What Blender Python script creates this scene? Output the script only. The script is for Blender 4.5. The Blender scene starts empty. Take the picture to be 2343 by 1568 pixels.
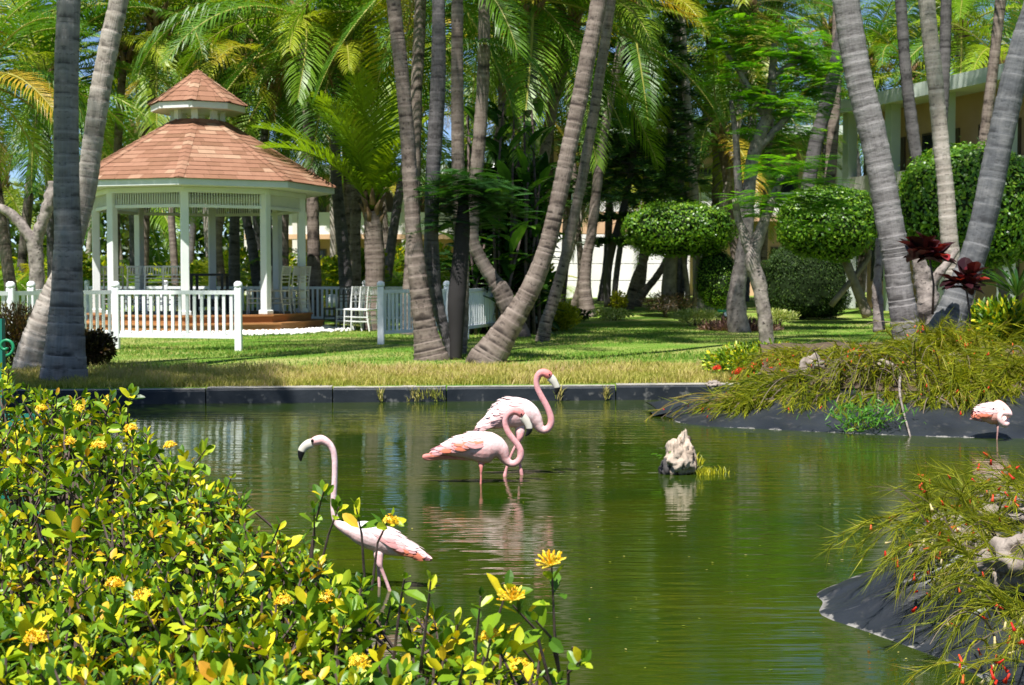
import bpy, bmesh, math, random
import numpy as np
from mathutils import Vector, Matrix, noise as mnoise

random.seed(7); np.random.seed(7)
sc = bpy.context.scene
COL = sc.collection

# ------------------------------------------------------------------ camera
F = 3210.0                      # focal length in units of a 2342-wide picture
CAM_Z = 1.35
TH = math.atan(147.0 / F)
cam_d = bpy.data.cameras.new('camera')
cam = bpy.data.objects.new('camera', cam_d); COL.objects.link(cam)
cam.location = (0, 0, CAM_Z)
cam.rotation_euler = (math.pi / 2 - TH, 0, 0)
cam_d.sensor_width = 36.0
cam_d.lens = 36.0 * F / 2342.0
cam_d.clip_start = 0.1; cam_d.clip_end = 3000
cam_d.dof.use_dof = True
cam_d.dof.focus_distance = 5.8
cam_d.dof.aperture_fstop = 9.0
sc.camera = cam

# ------------------------------------------------------------------ sky, sun, exposure
SUN_EL = math.radians(62); SUN_AZ = math.radians(24)      # behind the camera, to the left
SUN = Vector((-math.sin(SUN_AZ) * math.cos(SUN_EL), -math.cos(SUN_AZ) * math.cos(SUN_EL), math.sin(SUN_EL)))
world = bpy.data.worlds.new('World'); sc.world = world; world.use_nodes = True
wn = world.node_tree.nodes; wl = world.node_tree.links
sky = wn.new('ShaderNodeTexSky'); sky.sky_type = 'NISHITA'; sky.sun_disc = False
sky.sun_elevation = SUN_EL; sky.sun_rotation = math.atan2(SUN.x, SUN.y)
sky.air_density = 0.75; sky.dust_density = 0.0; sky.ozone_density = 2.5; sky.altitude = 2500
bg = wn['Background']; bg.inputs['Strength'].default_value = 0.08
wl.new(sky.outputs[0], bg.inputs['Color'])
sun_d = bpy.data.lights.new('sun', 'SUN'); sun_d.energy = 5.0; sun_d.angle = math.radians(0.5)
sun_d.color = (1.0, 0.97, 0.93)
sun = bpy.data.objects.new('sun', sun_d); COL.objects.link(sun)
sun.location = SUN * 60
sun.rotation_euler = SUN.to_track_quat('Z', 'Y').to_euler()
sc.view_settings.view_transform = 'Standard'; sc.view_settings.look = 'None'
sc.view_settings.exposure = 0.95; sc.view_settings.gamma = 1.0
sc.view_settings.use_curve_mapping = False
sc.render.engine = 'CYCLES'
sc.cycles.use_denoising = True
sc.cycles.max_bounces = 7; sc.cycles.diffuse_bounces = 2; sc.cycles.glossy_bounces = 3
sc.cycles.transmission_bounces = 4; sc.cycles.transparent_max_bounces = 4
sc.cycles.caustics_reflective = False; sc.cycles.caustics_refractive = False
sc.cycles.sample_clamp_indirect = 6.0

# ------------------------------------------------------------------ helpers
CT, ST = math.cos(TH), math.sin(TH)
def ray(vx, vy):
    dx = (vx - 1171.0) / F; dy = (784.0 - vy) / F
    return Vector((dx, CT + dy * ST, -ST + dy * CT))
def at(vx, vy, Y):
    r = ray(vx, vy); return Vector((0, 0, CAM_Z)) + r * (Y / r.y)
def on(vx, vy, z):
    r = ray(vx, vy); return Vector((0, 0, CAM_Z)) + r * ((z - CAM_Z) / r.z)
def proj(p):
    x, y, z = p[0], p[1], p[2] - CAM_Z
    f = y * CT - z * ST; u = y * ST + z * CT
    return 1171 + F * x / f, 784 - F * u / f
def px(Y): return F / Y                         # picture units per metre at depth Y

GP = [(-50, .27), (15.2, .17), (18, .27), (33, .27), (45, .48), (60, .6), (3000, .6)]
def gz(Y): return float(np.interp(Y, [a for a, b in GP], [b for a, b in GP]))

def tag(o, label=None, cat=None, group=None, kind=None):
    if label: o['label'] = label
    if cat: o['category'] = cat
    if group: o['group'] = group
    if kind: o['kind'] = kind
    return o
def empty(name, loc, label, cat, group=None):
    o = bpy.data.objects.new(name, None); COL.objects.link(o)
    o.location = loc; o.empty_display_size = .1
    return tag(o, label, cat, group)
def link(name, me, mat=None, parent=None, mw=None):
    o = bpy.data.objects.new(name, me); COL.objects.link(o)
    if mat is not None and not me.materials: me.materials.append(mat)
    if mw is not None: o.matrix_basis = mw
    if parent is not None:
        o.parent = parent
        if parent.type == 'EMPTY': o.matrix_parent_inverse = Matrix.Translation(-parent.location)
    return o
def mesh(verts, faces, smooth=False, uv=None, rnd=None, col=None, name='mesh'):
    """verts (n,3), faces list of index lists or int array; uv per-vertex (n,2); rnd per-vertex float; col per-vertex rgb"""
    me = bpy.data.meshes.new(name)
    v = np.asarray(verts, dtype=np.float32).reshape(-1, 3)
    if isinstance(faces, np.ndarray):
        m, k = faces.shape
        me.vertices.add(len(v)); me.vertices.foreach_set('co', v.ravel())
        me.loops.add(m * k); me.loops.foreach_set('vertex_index', faces.astype(np.int32).ravel())
        me.polygons.add(m); me.polygons.foreach_set('loop_start', np.arange(0, m * k, k, dtype=np.int32))
        me.update(calc_edges=True); me.validate()
    else:
        me.from_pydata([tuple(map(float, q)) for q in v], [], [list(map(int, f)) for f in faces]); me.update()
    if smooth: me.polygons.foreach_set('use_smooth', np.ones(len(me.polygons), dtype=bool))
    if uv is not None:
        l = me.uv_layers.new(name='UVMap')
        vi = np.empty(len(me.loops), dtype=np.int32); me.loops.foreach_get('vertex_index', vi)
        l.data.foreach_set('uv', np.asarray(uv, dtype=np.float32)[vi].ravel())
    if rnd is not None:
        a = me.attributes.new('rnd', 'FLOAT', 'POINT'); a.data.foreach_set('value', np.asarray(rnd, dtype=np.float32))
    if col is not None:
        a = me.attributes.new('Col', 'FLOAT_COLOR', 'POINT')
        c = np.ones((len(v), 4), dtype=np.float32); c[:, :3] = col
        a.data.foreach_set('color', c.ravel())
    return me
class MB:
    """collects shapes that make ONE part"""
    def __init__(s): s.v = []; s.f = []
    def add(s, v, f):
        n = len(s.v); s.v += [tuple(q) for q in v]; s.f += [[i + n for i in g] for g in f]; return s
    def box(s, c, d, M=None, bev=0):
        x, y, z = d[0] / 2, d[1] / 2, d[2] / 2
        if bev <= 0:
            P = [Vector((a * x, b * y, e * z)) for a in (-1, 1) for b in (-1, 1) for e in (-1, 1)]
            fs = [(0, 1, 3, 2), (4, 6, 7, 5), (0, 4, 5, 1), (2, 3, 7, 6), (0, 2, 6, 4), (1, 5, 7, 3)]
        else:
            bm = bmesh.new(); bmesh.ops.create_cube(bm, size=1)
            for q in bm.verts: q.co = Vector((q.co.x * d[0], q.co.y * d[1], q.co.z * d[2]))
            bmesh.ops.bevel(bm, geom=bm.edges[:], offset=bev, segments=1, affect='EDGES')
            bm.verts.index_update(); P = [q.co.copy() for q in bm.verts]; fs = [[q.index for q in f.verts] for f in bm.faces]; bm.free()
        M = M or Matrix.Identity(4); c = Vector(c)
        return s.add([c + (M.to_3x3() @ p) for p in P], fs)
    def bar(s, a, b, w, h=None, up=(0, 0, 1)):
        a = Vector(a); b = Vector(b); h = h or w; d = b - a
        x = d.normalized(); u = Vector(up)
        if abs(x.dot(u)) > .98: u = Vector((0, 1, 0))
        y = u.cross(x).normalized(); z = x.cross(y)
        M = Matrix((x, y, z)).transposed().to_4x4()
        return s.box((a + b) / 2, (d.length, w, h), M)
    def tube(s, pts, rad, n=8, cap=True):
        v, f, _ = loft(pts, rad, n, cap); return s.add(v, f)
    def me(s, smooth=False): return mesh(s.v, s.f, smooth)
    def build(s, name, mat, parent=None, smooth=False): return link(name, s.me(smooth), mat, parent)

def catmull(P, n):
    P = np.asarray(P, float); m = len(P)
    ext = np.vstack([2 * P[0] - P[1], P, 2 * P[-1] - P[-2]])
    t = np.linspace(0, m - 1, n); i = np.clip(t.astype(int), 0, m - 2); u = (t - i)[:, None]
    a, b, c, d = ext[i], ext[i + 1], ext[i + 2], ext[i + 3]
    return .5 * (2 * b + (c - a) * u + (2 * a - 5 * b + 4 * c - d) * u ** 2 + (3 * b - a - 3 * c + d) * u ** 3)
def frames(P):
    T = np.gradient(P, axis=0); T /= np.linalg.norm(T, axis=1)[:, None] + 1e-9
    n0 = np.array([0, 1., 0]) if abs(T[0][1]) < .9 else np.array([1., 0, 0])
    N = np.zeros_like(P)
    for i in range(len(P)):
        n0 = n0 - T[i] * n0.dot(T[i]); n0 /= np.linalg.norm(n0) + 1e-9; N[i] = n0
    B = np.cross(T, N); return T, N, B
def loft(pts, rad, n=8, cap=True, ratio=None):
    """rings along pts; rad scalar per point; ratio = radius along the side axis N relative to rad"""
    P = np.asarray([tuple(p) for p in pts], float); r = np.asarray(rad, float) * np.ones(len(P))
    T, N, B = frames(P)
    q = np.ones(len(P)) if ratio is None else np.asarray(ratio, float)
    a = np.linspace(0, 2 * np.pi, n, endpoint=False)
    V = P[:, None] + (N[:, None] * (np.cos(a)[None, :, None] * (r * q)[:, None, None]) + B[:, None] * (np.sin(a)[None, :, None] * r[:, None, None]))
    V = V.reshape(-1, 3); f = []
    for i in range(len(P) - 1):
        for j in range(n):
            f.append((i * n + j, i * n + (j + 1) % n, (i + 1) * n + (j + 1) % n, (i + 1) * n + j))
    if cap:
        f.append(tuple(range(n - 1, -1, -1))); f.append(tuple(range((len(P) - 1) * n, len(P) * n)))
    return V, f, a
def scatter(tv, tf, R, T, S, rnd=None, smooth=False, name='mesh'):
    """N copies of a template (tv (k,3), tf index lists) as one mesh. R (N,3,3), T (N,3), S (N,) or (N,3)"""
    tv = np.asarray(tv, float); N = len(T); k = len(tv)
    S = np.asarray(S, float)
    if S.ndim == 1: S = np.repeat(S[:, None], 3, 1)
    V = np.einsum('nij,nkj->nki', R, tv[None] * S[:, None, :]) + T[:, None, :]
    tri = []
    for f in tf:
        for i in range(1, len(f) - 1): tri.append((f[0], f[i], f[i + 1]))
    tri = np.asarray(tri, int)
    Fc = (tri[None] + (np.arange(N) * k)[:, None, None]).reshape(-1, 3)
    rn = np.repeat(np.random.rand(N) if rnd is None else np.asarray(rnd), k)
    return mesh(V.reshape(-1, 3), Fc, smooth, rnd=rn, name=name)
def norm(a): return a / (np.linalg.norm(a, axis=-1, keepdims=True) + 1e-9)
def orient(D, U):
    """rotation with local x = D, local z as near U as can be"""
    X = norm(np.asarray(D, float)); Y = norm(np.cross(np.asarray(U, float), X)); Z = np.cross(X, Y)
    return np.stack([X, Y, Z], axis=2)
def rdir(n, zmin=-1, zmax=1):
    z = np.random.uniform(zmin, zmax, n); a = np.random.uniform(0, 2 * np.pi, n); r = np.sqrt(np.clip(1 - z * z, 0, 1))
    return np.stack([r * np.cos(a), r * np.sin(a), z], 1)
def mat4(R, T, s=1.0):
    M = Matrix([[float(R[i][j]) * s for j in range(3)] + [float(T[i])] for i in range(3)] + [[0, 0, 0, 1]]); return M

# ------------------------------------------------------------------ materials
MATS = {}
def nodes(name):
    m = bpy.data.materials.new(name); m.use_nodes = True; MATS[name] = m
    nt = m.node_tree; return m, nt.nodes, nt.links, nt.nodes['Principled BSDF']
def ramp(N, stops):
    r = N.new('ShaderNodeValToRGB'); e = r.color_ramp.elements
    while len(e) < len(stops): e.new(.5)
    for i, (p, c) in enumerate(stops): e[i].position = p; e[i].color = (*c, 1)
    return r
def coords(N, L, kind='Object', scale=(1, 1, 1)):
    tc = N.new('ShaderNodeTexCoord'); mp = N.new('ShaderNodeMapping'); mp.inputs['Scale'].default_value = scale
    L.new(tc.outputs[kind], mp.inputs[0]); return mp.outputs[0]
def noise_t(N, L, vec, scale, detail=4, rough=.55):
    t = N.new('ShaderNodeTexNoise'); t.inputs['Scale'].default_value = scale; t.inputs['Detail'].default_value = detail
    t.inputs['Roughness'].default_value = rough
    if vec is not None: L.new(vec, t.inputs['Vector'])
    return t.outputs['Fac']
def math_n(N, L, op, a, b=None):
    m = N.new('ShaderNodeMath'); m.operation = op
    for i, q in enumerate((a, b)):
        if q is None: continue
        if isinstance(q, (int, float)): m.inputs[i].default_value = q
        else: L.new(q, m.inputs[i])
    return m.outputs[0]
def mixc(N, L, fac, a, b, mode='MIX'):
    m = N.new('ShaderNodeMix'); m.data_type = 'RGBA'; m.blend_type = mode
    for s, q in ((m.inputs[0], fac), (m.inputs[6], a), (m.inputs[7], b)):
        if isinstance(q, (int, float)): s.default_value = q
        elif isinstance(q, tuple): s.default_value = (*q, 1)
        else: L.new(q, s)
    return m.outputs[2]
def bump(N, L, P, h, strength=.5, dist=.01):
    b = N.new('ShaderNodeBump'); b.inputs['Strength'].default_value = strength; b.inputs['Distance'].default_value = dist
    L.new(h, b.inputs['Height']); L.new(b.outputs[0], P.inputs['Normal'])
def mottled(name, c1, c2, scale=8, rough=.7, bs=.3, bd=.01, detail=5, spec=.3, c3=None, s3=30, stretch=(1, 1, 1), objvar=0):
    m, N, L, P = nodes(name); v = coords(N, L, 'Object', stretch)
    n = noise_t(N, L, v, scale, detail); r = ramp(N, [(.3, c1), (.7, c2)]); L.new(n, r.inputs[0]); c = r.outputs[0]
    n2 = noise_t(N, L, v, s3, 4)
    if c3:
        rr = ramp(N, [(.58, (0, 0, 0)), (.68, (1, 1, 1))]); L.new(n2, rr.inputs[0]); c = mixc(N, L, rr.outputs[0], c, c3)
    if objvar:
        oi = N.new('ShaderNodeObjectInfo'); k = math_n(N, L, 'MULTIPLY_ADD', oi.outputs['Random'], objvar); k.node.inputs[2].default_value = 1 - objvar / 2
        h = N.new('ShaderNodeHueSaturation'); L.new(k, h.inputs['Value']); L.new(c, h.inputs['Color']); c = h.outputs[0]
    L.new(c, P.inputs['Base Color']); P.inputs['Roughness'].default_value = rough
    P.inputs['Specular IOR Level'].default_value = spec
    if bs: bump(N, L, P, n2, bs, bd)
    return m
def foliage(name, stops, trans=.35, rough=.45, spec=.4, tcol=None, nscale=2.0, namt=.25):
    """colour picked per leaf from a ramp by the leaf's own random value; light passes through"""
    m, N, L, P = nodes(name)
    oi = N.new('ShaderNodeObjectInfo'); at_ = N.new('ShaderNodeAttribute'); at_.attribute_name = 'rnd'
    s = math_n(N, L, 'ADD', oi.outputs['Random'], at_.outputs['Fac']); s = math_n(N, L, 'FRACT', s)
    g = N.new('ShaderNodeNewGeometry'); n = noise_t(N, L, g.outputs['Position'], nscale, 3)
    n = math_n(N, L, 'SUBTRACT', n, .5); n = math_n(N, L, 'MULTIPLY', n, namt * 2); s = math_n(N, L, 'ADD', s, n)
    s.node.use_clamp = True
    r = ramp(N, stops); L.new(s, r.inputs[0])
    L.new(r.outputs[0], P.inputs['Base Color']); P.inputs['Roughness'].default_value = rough
    P.inputs['Specular IOR Level'].default_value = spec
    t = N.new('ShaderNodeBsdfTranslucent'); tc = mixc(N, L, 1.0, r.outputs[0], tcol or (1.5, 1.5, .5), 'MULTIPLY')
    L.new(tc, t.inputs['Color'])
    mx = N.new('ShaderNodeMixShader'); mx.inputs[0].default_value = trans
    L.new(P.outputs[0], mx.inputs[1]); L.new(t.outputs[0], mx.inputs[2])
    L.new(mx.outputs[0], N['Material Output'].inputs['Surface'])
    return m
def bark(name, dark, mid, pale, ring=8.0, amount=.7, rough=.85):
    """palm bark: leaf-scar rings along the trunk (v of the UV map, in metres), stains, fibres"""
    m, N, L, P = nodes(name)
    uv = N.new('ShaderNodeUVMap'); mp = N.new('ShaderNodeMapping'); L.new(uv.outputs[0], mp.inputs[0])
    oi = N.new('ShaderNodeObjectInfo'); cmb = N.new('ShaderNodeCombineXYZ'); k = math_n(N, L, 'MULTIPLY', oi.outputs['Random'], 40.0)
    L.new(k, cmb.inputs[1]); L.new(k, cmb.inputs[2]); L.new(cmb.outputs[0], mp.inputs['Location'])
    def nz(sc_, s, d=4):
        q = N.new('ShaderNodeMapping'); q.inputs['Scale'].default_value = sc_; L.new(mp.outputs[0], q.inputs[0]); return noise_t(N, L, q.outputs[0], s, d)
    n1 = nz((1.5, ring, 1), 1.0, 3); n2 = nz((3, 3, 1), 1.2, 5); n3 = nz((26, 2.2, 1), 1.0, 3); n4 = nz((3.5, 16, 1), 1.6, 4)
    r = ramp(N, [(.28, dark), (.45, mid), (.72, pale)])
    f = math_n(N, L, 'MULTIPLY', n1, .5); f2 = math_n(N, L, 'MULTIPLY', n2, .3); f3 = math_n(N, L, 'MULTIPLY', n3, .2)
    s = math_n(N, L, 'ADD', math_n(N, L, 'ADD', f, f2), f3); L.new(s, r.inputs[0])
    ph = N.new('ShaderNodeAttribute'); ph.attribute_name = 'rnd'
    lip = ramp(N, [(.0, (1, 1, 1)), (.14, (.75, .75, .75)), (.34, (0, 0, 0)), (.80, (0, 0, 0)), (1, (0, 0, 0))]); L.new(ph.outputs['Fac'], lip.inputs[0])
    rim = ramp(N, [(.72, (0, 0, 0)), (.95, (1, 1, 1))]); L.new(ph.outputs['Fac'], rim.inputs[0])
    msk = ramp(N, [(.40, (0, 0, 0)), (.56, (1, 1, 1))]); L.new(nz((2.2, 5, 1), 1.3, 4), msk.inputs[0])
    c = mixc(N, L, math_n(N, L, 'MULTIPLY', math_n(N, L, 'MULTIPLY', rim.outputs[0], .55), nz((1.6, 4, 1), 1.5, 4)), r.outputs[0], tuple(min(1, q * 1.35) for q in pale))
    c = mixc(N, L, math_n(N, L, 'MULTIPLY', math_n(N, L, 'MULTIPLY', lip.outputs[0], msk.outputs[0]), amount), c, tuple(q * .35 for q in dark))
    rr = ramp(N, [(.34, (1, 1, 1)), (.41, (0, 0, 0))]); L.new(n4, rr.inputs[0])
    c = mixc(N, L, math_n(N, L, 'MULTIPLY', rr.outputs[0], amount * .6), c, tuple(q * .45 for q in dark))
    L.new(c, P.inputs['Base Color']); P.inputs['Roughness'].default_value = rough; P.inputs['Specular IOR Level'].default_value = .15
    bump(N, L, P, math_n(N, L, 'ADD', n4, n3), .6, .012)
    return m
def plain(name, c, rough=.5, spec=.4, metal=0):
    m, N, L, P = nodes(name); P.inputs['Base Color'].default_value = (*c, 1); P.inputs['Roughness'].default_value = rough
    P.inputs['Specular IOR Level'].default_value = spec; P.inputs['Metallic'].default_value = metal; return m
def colattr(name, rough=.6, nscale=60, namt=.12, bs=.25, bd=.003, trans=0):
    m, N, L, P = nodes(name); a = N.new('ShaderNodeAttribute'); a.attribute_name = 'Col'
    n = noise_t(N, L, coords(N, L), nscale, 4); k = math_n(N, L, 'MULTIPLY_ADD', n, namt * 2); k.node.inputs[2].default_value = 1 - namt
    h = N.new('ShaderNodeHueSaturation'); L.new(k, h.inputs['Value']); L.new(a.outputs['Color'], h.inputs['Color'])
    L.new(h.outputs[0], P.inputs['Base Color']); P.inputs['Roughness'].default_value = rough; P.inputs['Specular IOR Level'].default_value = .25
    bump(N, L, P, n, bs, bd)
    return m

white_paint = mottled('white_paint', (.66, .68, .68), (.78, .79, .79), 3, .4, .05, .002, spec=.4)
white_old = mottled('white_gazebo_paint', (.62, .64, .62), (.72, .73, .70), 2.5, .5, .05, .002)
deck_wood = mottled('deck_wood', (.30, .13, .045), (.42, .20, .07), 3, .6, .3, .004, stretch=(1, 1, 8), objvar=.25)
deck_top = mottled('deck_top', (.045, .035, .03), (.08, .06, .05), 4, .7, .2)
black_metal = plain('black_metal', (.012, .011, .011), .45)
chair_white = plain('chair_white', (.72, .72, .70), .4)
chair_shaded = plain('chair_white_in_shade', (.55, .52, .47), .45)  # white chair toned down: the gazebo's shade put into the colour
chair_deep_shade = plain('chair_deep_shade', (.06, .07, .065), .45)  # near-black tone stands in for shade on one lawn chair
shingle_m, N_, L_, P_ = nodes('shingle')
oi_ = N_.new('ShaderNodeObjectInfo'); at__ = N_.new('ShaderNodeAttribute'); at__.attribute_name = 'rnd'
s_ = math_n(N_, L_, 'FRACT', math_n(N_, L_, 'ADD', oi_.outputs['Random'], at__.outputs['Fac']))
r_ = ramp(N_, [(0, (.195, .100, .058)), (.45, (.25, .125, .078)), (.8, (.28, .148, .094)), (1, (.36, .23, .15))]); L_.new(s_, r_.inputs[0])
g_ = N_.new('ShaderNodeNewGeometry'); n_ = noise_t(N_, L_, g_.outputs['Position'], 9, 6, .7)
k_ = math_n(N_, L_, 'MULTIPLY_ADD', n_, .5); k_.node.inputs[2].default_value = .75
h_ = N_.new('ShaderNodeHueSaturation'); L_.new(k_, h_.inputs['Value']); L_.new(r_.outputs[0], h_.inputs['Color'])
L_.new(h_.outputs[0], P_.inputs['Base Color']); P_.inputs['Roughness'].default_value = .9; P_.inputs['Specular IOR Level'].default_value = .15
n2_ = noise_t(N_, L_, g_.outputs['Position'], 160, 3); bump(N_, L_, P_, n2_, .5, .004)

frond_m = foliage('palm_frond', [(0, (.040, .115, .009)), (.35, (.085, .195, .012)), (.70, (.165, .28, .014)), (.92, (.30, .34, .018)), (1, (.45, .30, .03))], .33, .40, .35, namt=.12)
frond_dead = foliage('dead_frond', [(0, (.16, .09, .035)), (.6, (.30, .19, .08)), (1, (.42, .31, .17))], .25, .8, .2)
frond_young = foliage('young_frond', [(0, (.10, .20, .008)), (.6, (.18, .30, .010)), (1, (.27, .35, .014))], .45, .4, .3, namt=.1)
rachis_m = plain('frond_rachis', (.30, .28, .06), .5)
boot_m = mottled('palm_boot', (.10, .055, .025), (.34, .22, .12), 7, .9, .6, .02)
bark_grey = bark('palm_bark_grey', (.08, .072, .068), (.175, .162, .155), (.33, .31, .30), 7, .8)
bark_pale = bark('palm_bark_pale', (.13, .105, .085), (.29, .25, .21), (.47, .42, .37), 8, .8)
bark_slate_shaded = bark('palm_bark_slate_shaded', (.045, .045, .047), (.095, .098, .102), (.21, .205, .20), 7, .6)  # slate bark tone that also carries the right-edge trunk's shade
bark_brown = bark('palm_bark_brown', (.048, .036, .030), (.145, .112, .092), (.30, .245, .205), 10, .95)
bark_dark = bark('palm_bark_dark', (.036, .033, .032), (.085, .078, .077), (.165, .15, .148), 9, .8)
bark_smooth = mottled('smooth_bark', (.11, .09, .08), (.34, .29, .255), 9, .85, .7, .02, c3=(.05, .04, .035), s3=16)
bark_ficus = mottled('ficus_bark', (.09, .075, .06), (.24, .20, .165), 6, .85, .6, .02)
ixora_m = foliage('ixora_leaf', [(0, (.020, .062, .005)), (.25, (.065, .155, .007)), (.55, (.17, .29, .009)), (.78, (.36, .43, .012)), (.93, (.66, .56, .014)), (1, (.50, .25, .02))], .22, .42, .38, namt=.16)
ixora_flower = foliage('ixora_flower', [(0, (.80, .36, .008)), (.35, (.90, .60, .012)), (1, (.95, .82, .12))], .25, .5, .3, namt=.1)
ixora_stem = mottled('ixora_stem', (.055, .035, .03), (.14, .10, .085), 20, .8, .4, .004)
hedge_m = foliage('clipped_ficus', [(0, (.03, .09, .008)), (.4, (.075, .18, .012)), (.8, (.14, .28, .016)), (1, (.24, .36, .03))], .3, .36, .4, namt=.1)
hedge_dark = foliage('clipped_dark', [(0, (.012, .032, .005)), (.6, (.026, .06, .008)), (1, (.06, .10, .014))], .2, .6, .2)  # dark green leaves, deepened further to stand in for the round bush's shade
core_m = plain('hedge_core', (.012, .022, .006), .9, .1)
broad_m = foliage('broad_leaf', [(0, (.014, .045, .010)), (.5, (.03, .085, .014)), (.9, (.07, .17, .02)), (1, (.14, .26, .03))], .25, .22, .6)
feather_m = foliage('feathery_leaf', [(0, (.05, .16, .010)), (.5, (.09, .26, .012)), (1, (.18, .38, .016))], .45, .5, .2)
feather_dark = foliage('feathery_leaf_dark', [(0, (.012, .05, .012)), (1, (.04, .12, .02))], .3, .5, .3)

conifer_m = foliage('conifer_needles', [(0, (.010, .035, .006)), (.6, (.020, .065, .010)), (1, (.06, .14, .014))], .15, .5, .3)
yellow_shrub_m = foliage('golden_shrub_leaf', [(0, (.15, .19, .01)), (.5, (.32, .33, .012)), (1, (.5, .46, .02))], .35, .45, .3)
varieg_m = foliage('variegated_leaf', [(0, (.14, .24, .03)), (.5, (.42, .46, .12)), (1, (.62, .62, .32))], .3, .45, .3)
red_bed_m = foliage('bronze_leaf', [(0, (.05, .028, .025)), (.5, (.13, .06, .05)), (1, (.24, .14, .10))], .25, .5, .3)
croton_m = foliage('croton_leaf', [(0, (.012, .004, .005)), (.6, (.035, .006, .010)), (.85, (.12, .010, .018)), (1, (.32, .03, .03))], .2, .4, .35)
bronze_bush_m = foliage('bronze_bush_leaf', [(0, (.022, .018, .008)), (.6, (.05, .04, .012)), (.9, (.10, .05, .03)), (1, (.16, .12, .02))], .25, .5, .3)
under_m = foliage('undergrowth_leaf', [(0, (.05, .11, .008)), (.5, (.17, .26, .012)), (.85, (.36, .38, .014)), (1, (.55, .48, .015))], .45, .5, .2)
wood_m = foliage('far_wood_leaf', [(0, (.02, .05, .008)), (.6, (.05, .10, .012)), (1, (.13, .18, .02))], .35, .45, .3)
rus_stem_m = foliage('russelia_stem', [(0, (.075, .11, .008)), (.45, (.19, .22, .010)), (.85, (.33, .33, .014)), (1, (.32, .24, .08))], .35, .55, .2, namt=.2)
rus_dry_m = foliage('russelia_dry', [(0, (.10, .075, .05)), (1, (.28, .22, .16))], .2, .8, .2)
rus_red_m = foliage('russelia_flower', [(0, (.55, .02, .012)), (.6, (.75, .05, .02)), (1, (.8, .16, .05))], .3, .5, .3)
rus_cream_m = foliage('russelia_cream_flower', [(0, (.6, .5, .22)), (1, (.75, .68, .42))], .3, .5, .3)
sprig_m = foliage('bright_sprig', [(0, (.07, .22, .02)), (1, (.16, .36, .05))], .4, .4, .4)
rock_m = mottled('limestone', (.26, .20, .15), (.52, .43, .34), 9, .9, .9, .02, c3=(.09, .065, .045), s3=14)
bank_rock_m = mottled('bank_stone', (.15, .12, .10), (.34, .29, .245), 8, .9, .9, .02, c3=(.06, .045, .035), s3=13)
pebble_m = foliage('white_pebble', [(0, (.6, .58, .52)), (1, (.85, .83, .78))], 0, .8, .2)
liner_m, N, L, P = nodes('pond_liner')
v = coords(N, L); n1 = noise_t(N, L, v, 2.2, 5); n2 = noise_t(N, L, v, 9, 5, .65); n3 = noise_t(N, L, v, 60, 3)
r = ramp(N, [(.3, (.008, .010, .014)), (.7, (.022, .026, .033))]); L.new(n1, r.inputs[0])
ds = ramp(N, [(.56, (0, 0, 0)), (.75, (.5, .5, .5))]); L.new(n2, ds.inputs[0]); c = mixc(N, L, ds.outputs[0], r.outputs[0], (.10, .095, .088))
a = N.new('ShaderNodeAttribute'); a.attribute_name = 'rnd'          # distance from the waterline, in metres
e0 = math_n(N, L, 'MULTIPLY_ADD', n2, .22); e0.node.inputs[2].default_value = -.100; e = math_n(N, L, 'SUBTRACT', e0, a.outputs['Fac'])
st = ramp(N, [(.0, (0, 0, 0)), (.022, (.85, .85, .85))]); L.new(e, st.inputs[0])
c = mixc(N, L, st.outputs[0], c, (.27, .255, .235)); L.new(c, P.inputs['Base Color'])
P.inputs['Roughness'].default_value = .42; P.inputs['Specular IOR Level'].default_value = .5
bump(N, L, P, math_n(N, L, 'ADD', n2, math_n(N, L, 'MULTIPLY', n3, .3)), .4, .012)
crust_m = mottled('lime_crust', (.22, .21, .20), (.52, .50, .47), 14, .9, .8, .01)
kerb_face_m = mottled('kerb_dark_face', (.007, .011, .016), (.024, .029, .035), 2.2, .6, .5, .01, c3=(.11, .11, .105), s3=9)
kerb_top_m = mottled('kerb_pale_top', (.22, .21, .185), (.42, .39, .34), 6, .85, .3, .005)
soil_m = mottled('soil', (.06, .04, .028), (.13, .09, .06), 5, .95, .8, .03)
peach_m = mottled('peach_plaster', (.55, .34, .20), (.64, .42, .26), 1.2, .85, .1, .003)
orange_m = mottled('orange_plaster', (.42, .19, .085), (.50, .25, .12), 1.2, .85, .1, .003)
cream_m = mottled('cream_plaster', (.60, .56, .50), (.70, .66, .60), 1.0, .85, .1, .003)
white_wall_m = mottled('white_plaster', (.74, .72, .68), (.82, .80, .77), .8, .8, .1, .003)
pale_green_m = mottled('pale_green_paint', (.46, .52, .46), (.56, .61, .54), 1.0, .7, .1, .003)
glass_m = plain('window_glass', (.02, .025, .03), .08, .6)
frame_m = plain('window_frame', (.10, .07, .05), .5)
teal_m = plain('teal_paint', (.01, .16, .11), .45)
green_paint = plain('green_paint', (.015, .22, .09), .4)
lamp_white = plain('lamp_globe', (.75, .78, .82), .3)

# ================================================================== SETTING
def kerbY(x): return 15.0 + .0976 * (x + 4.07)

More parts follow.
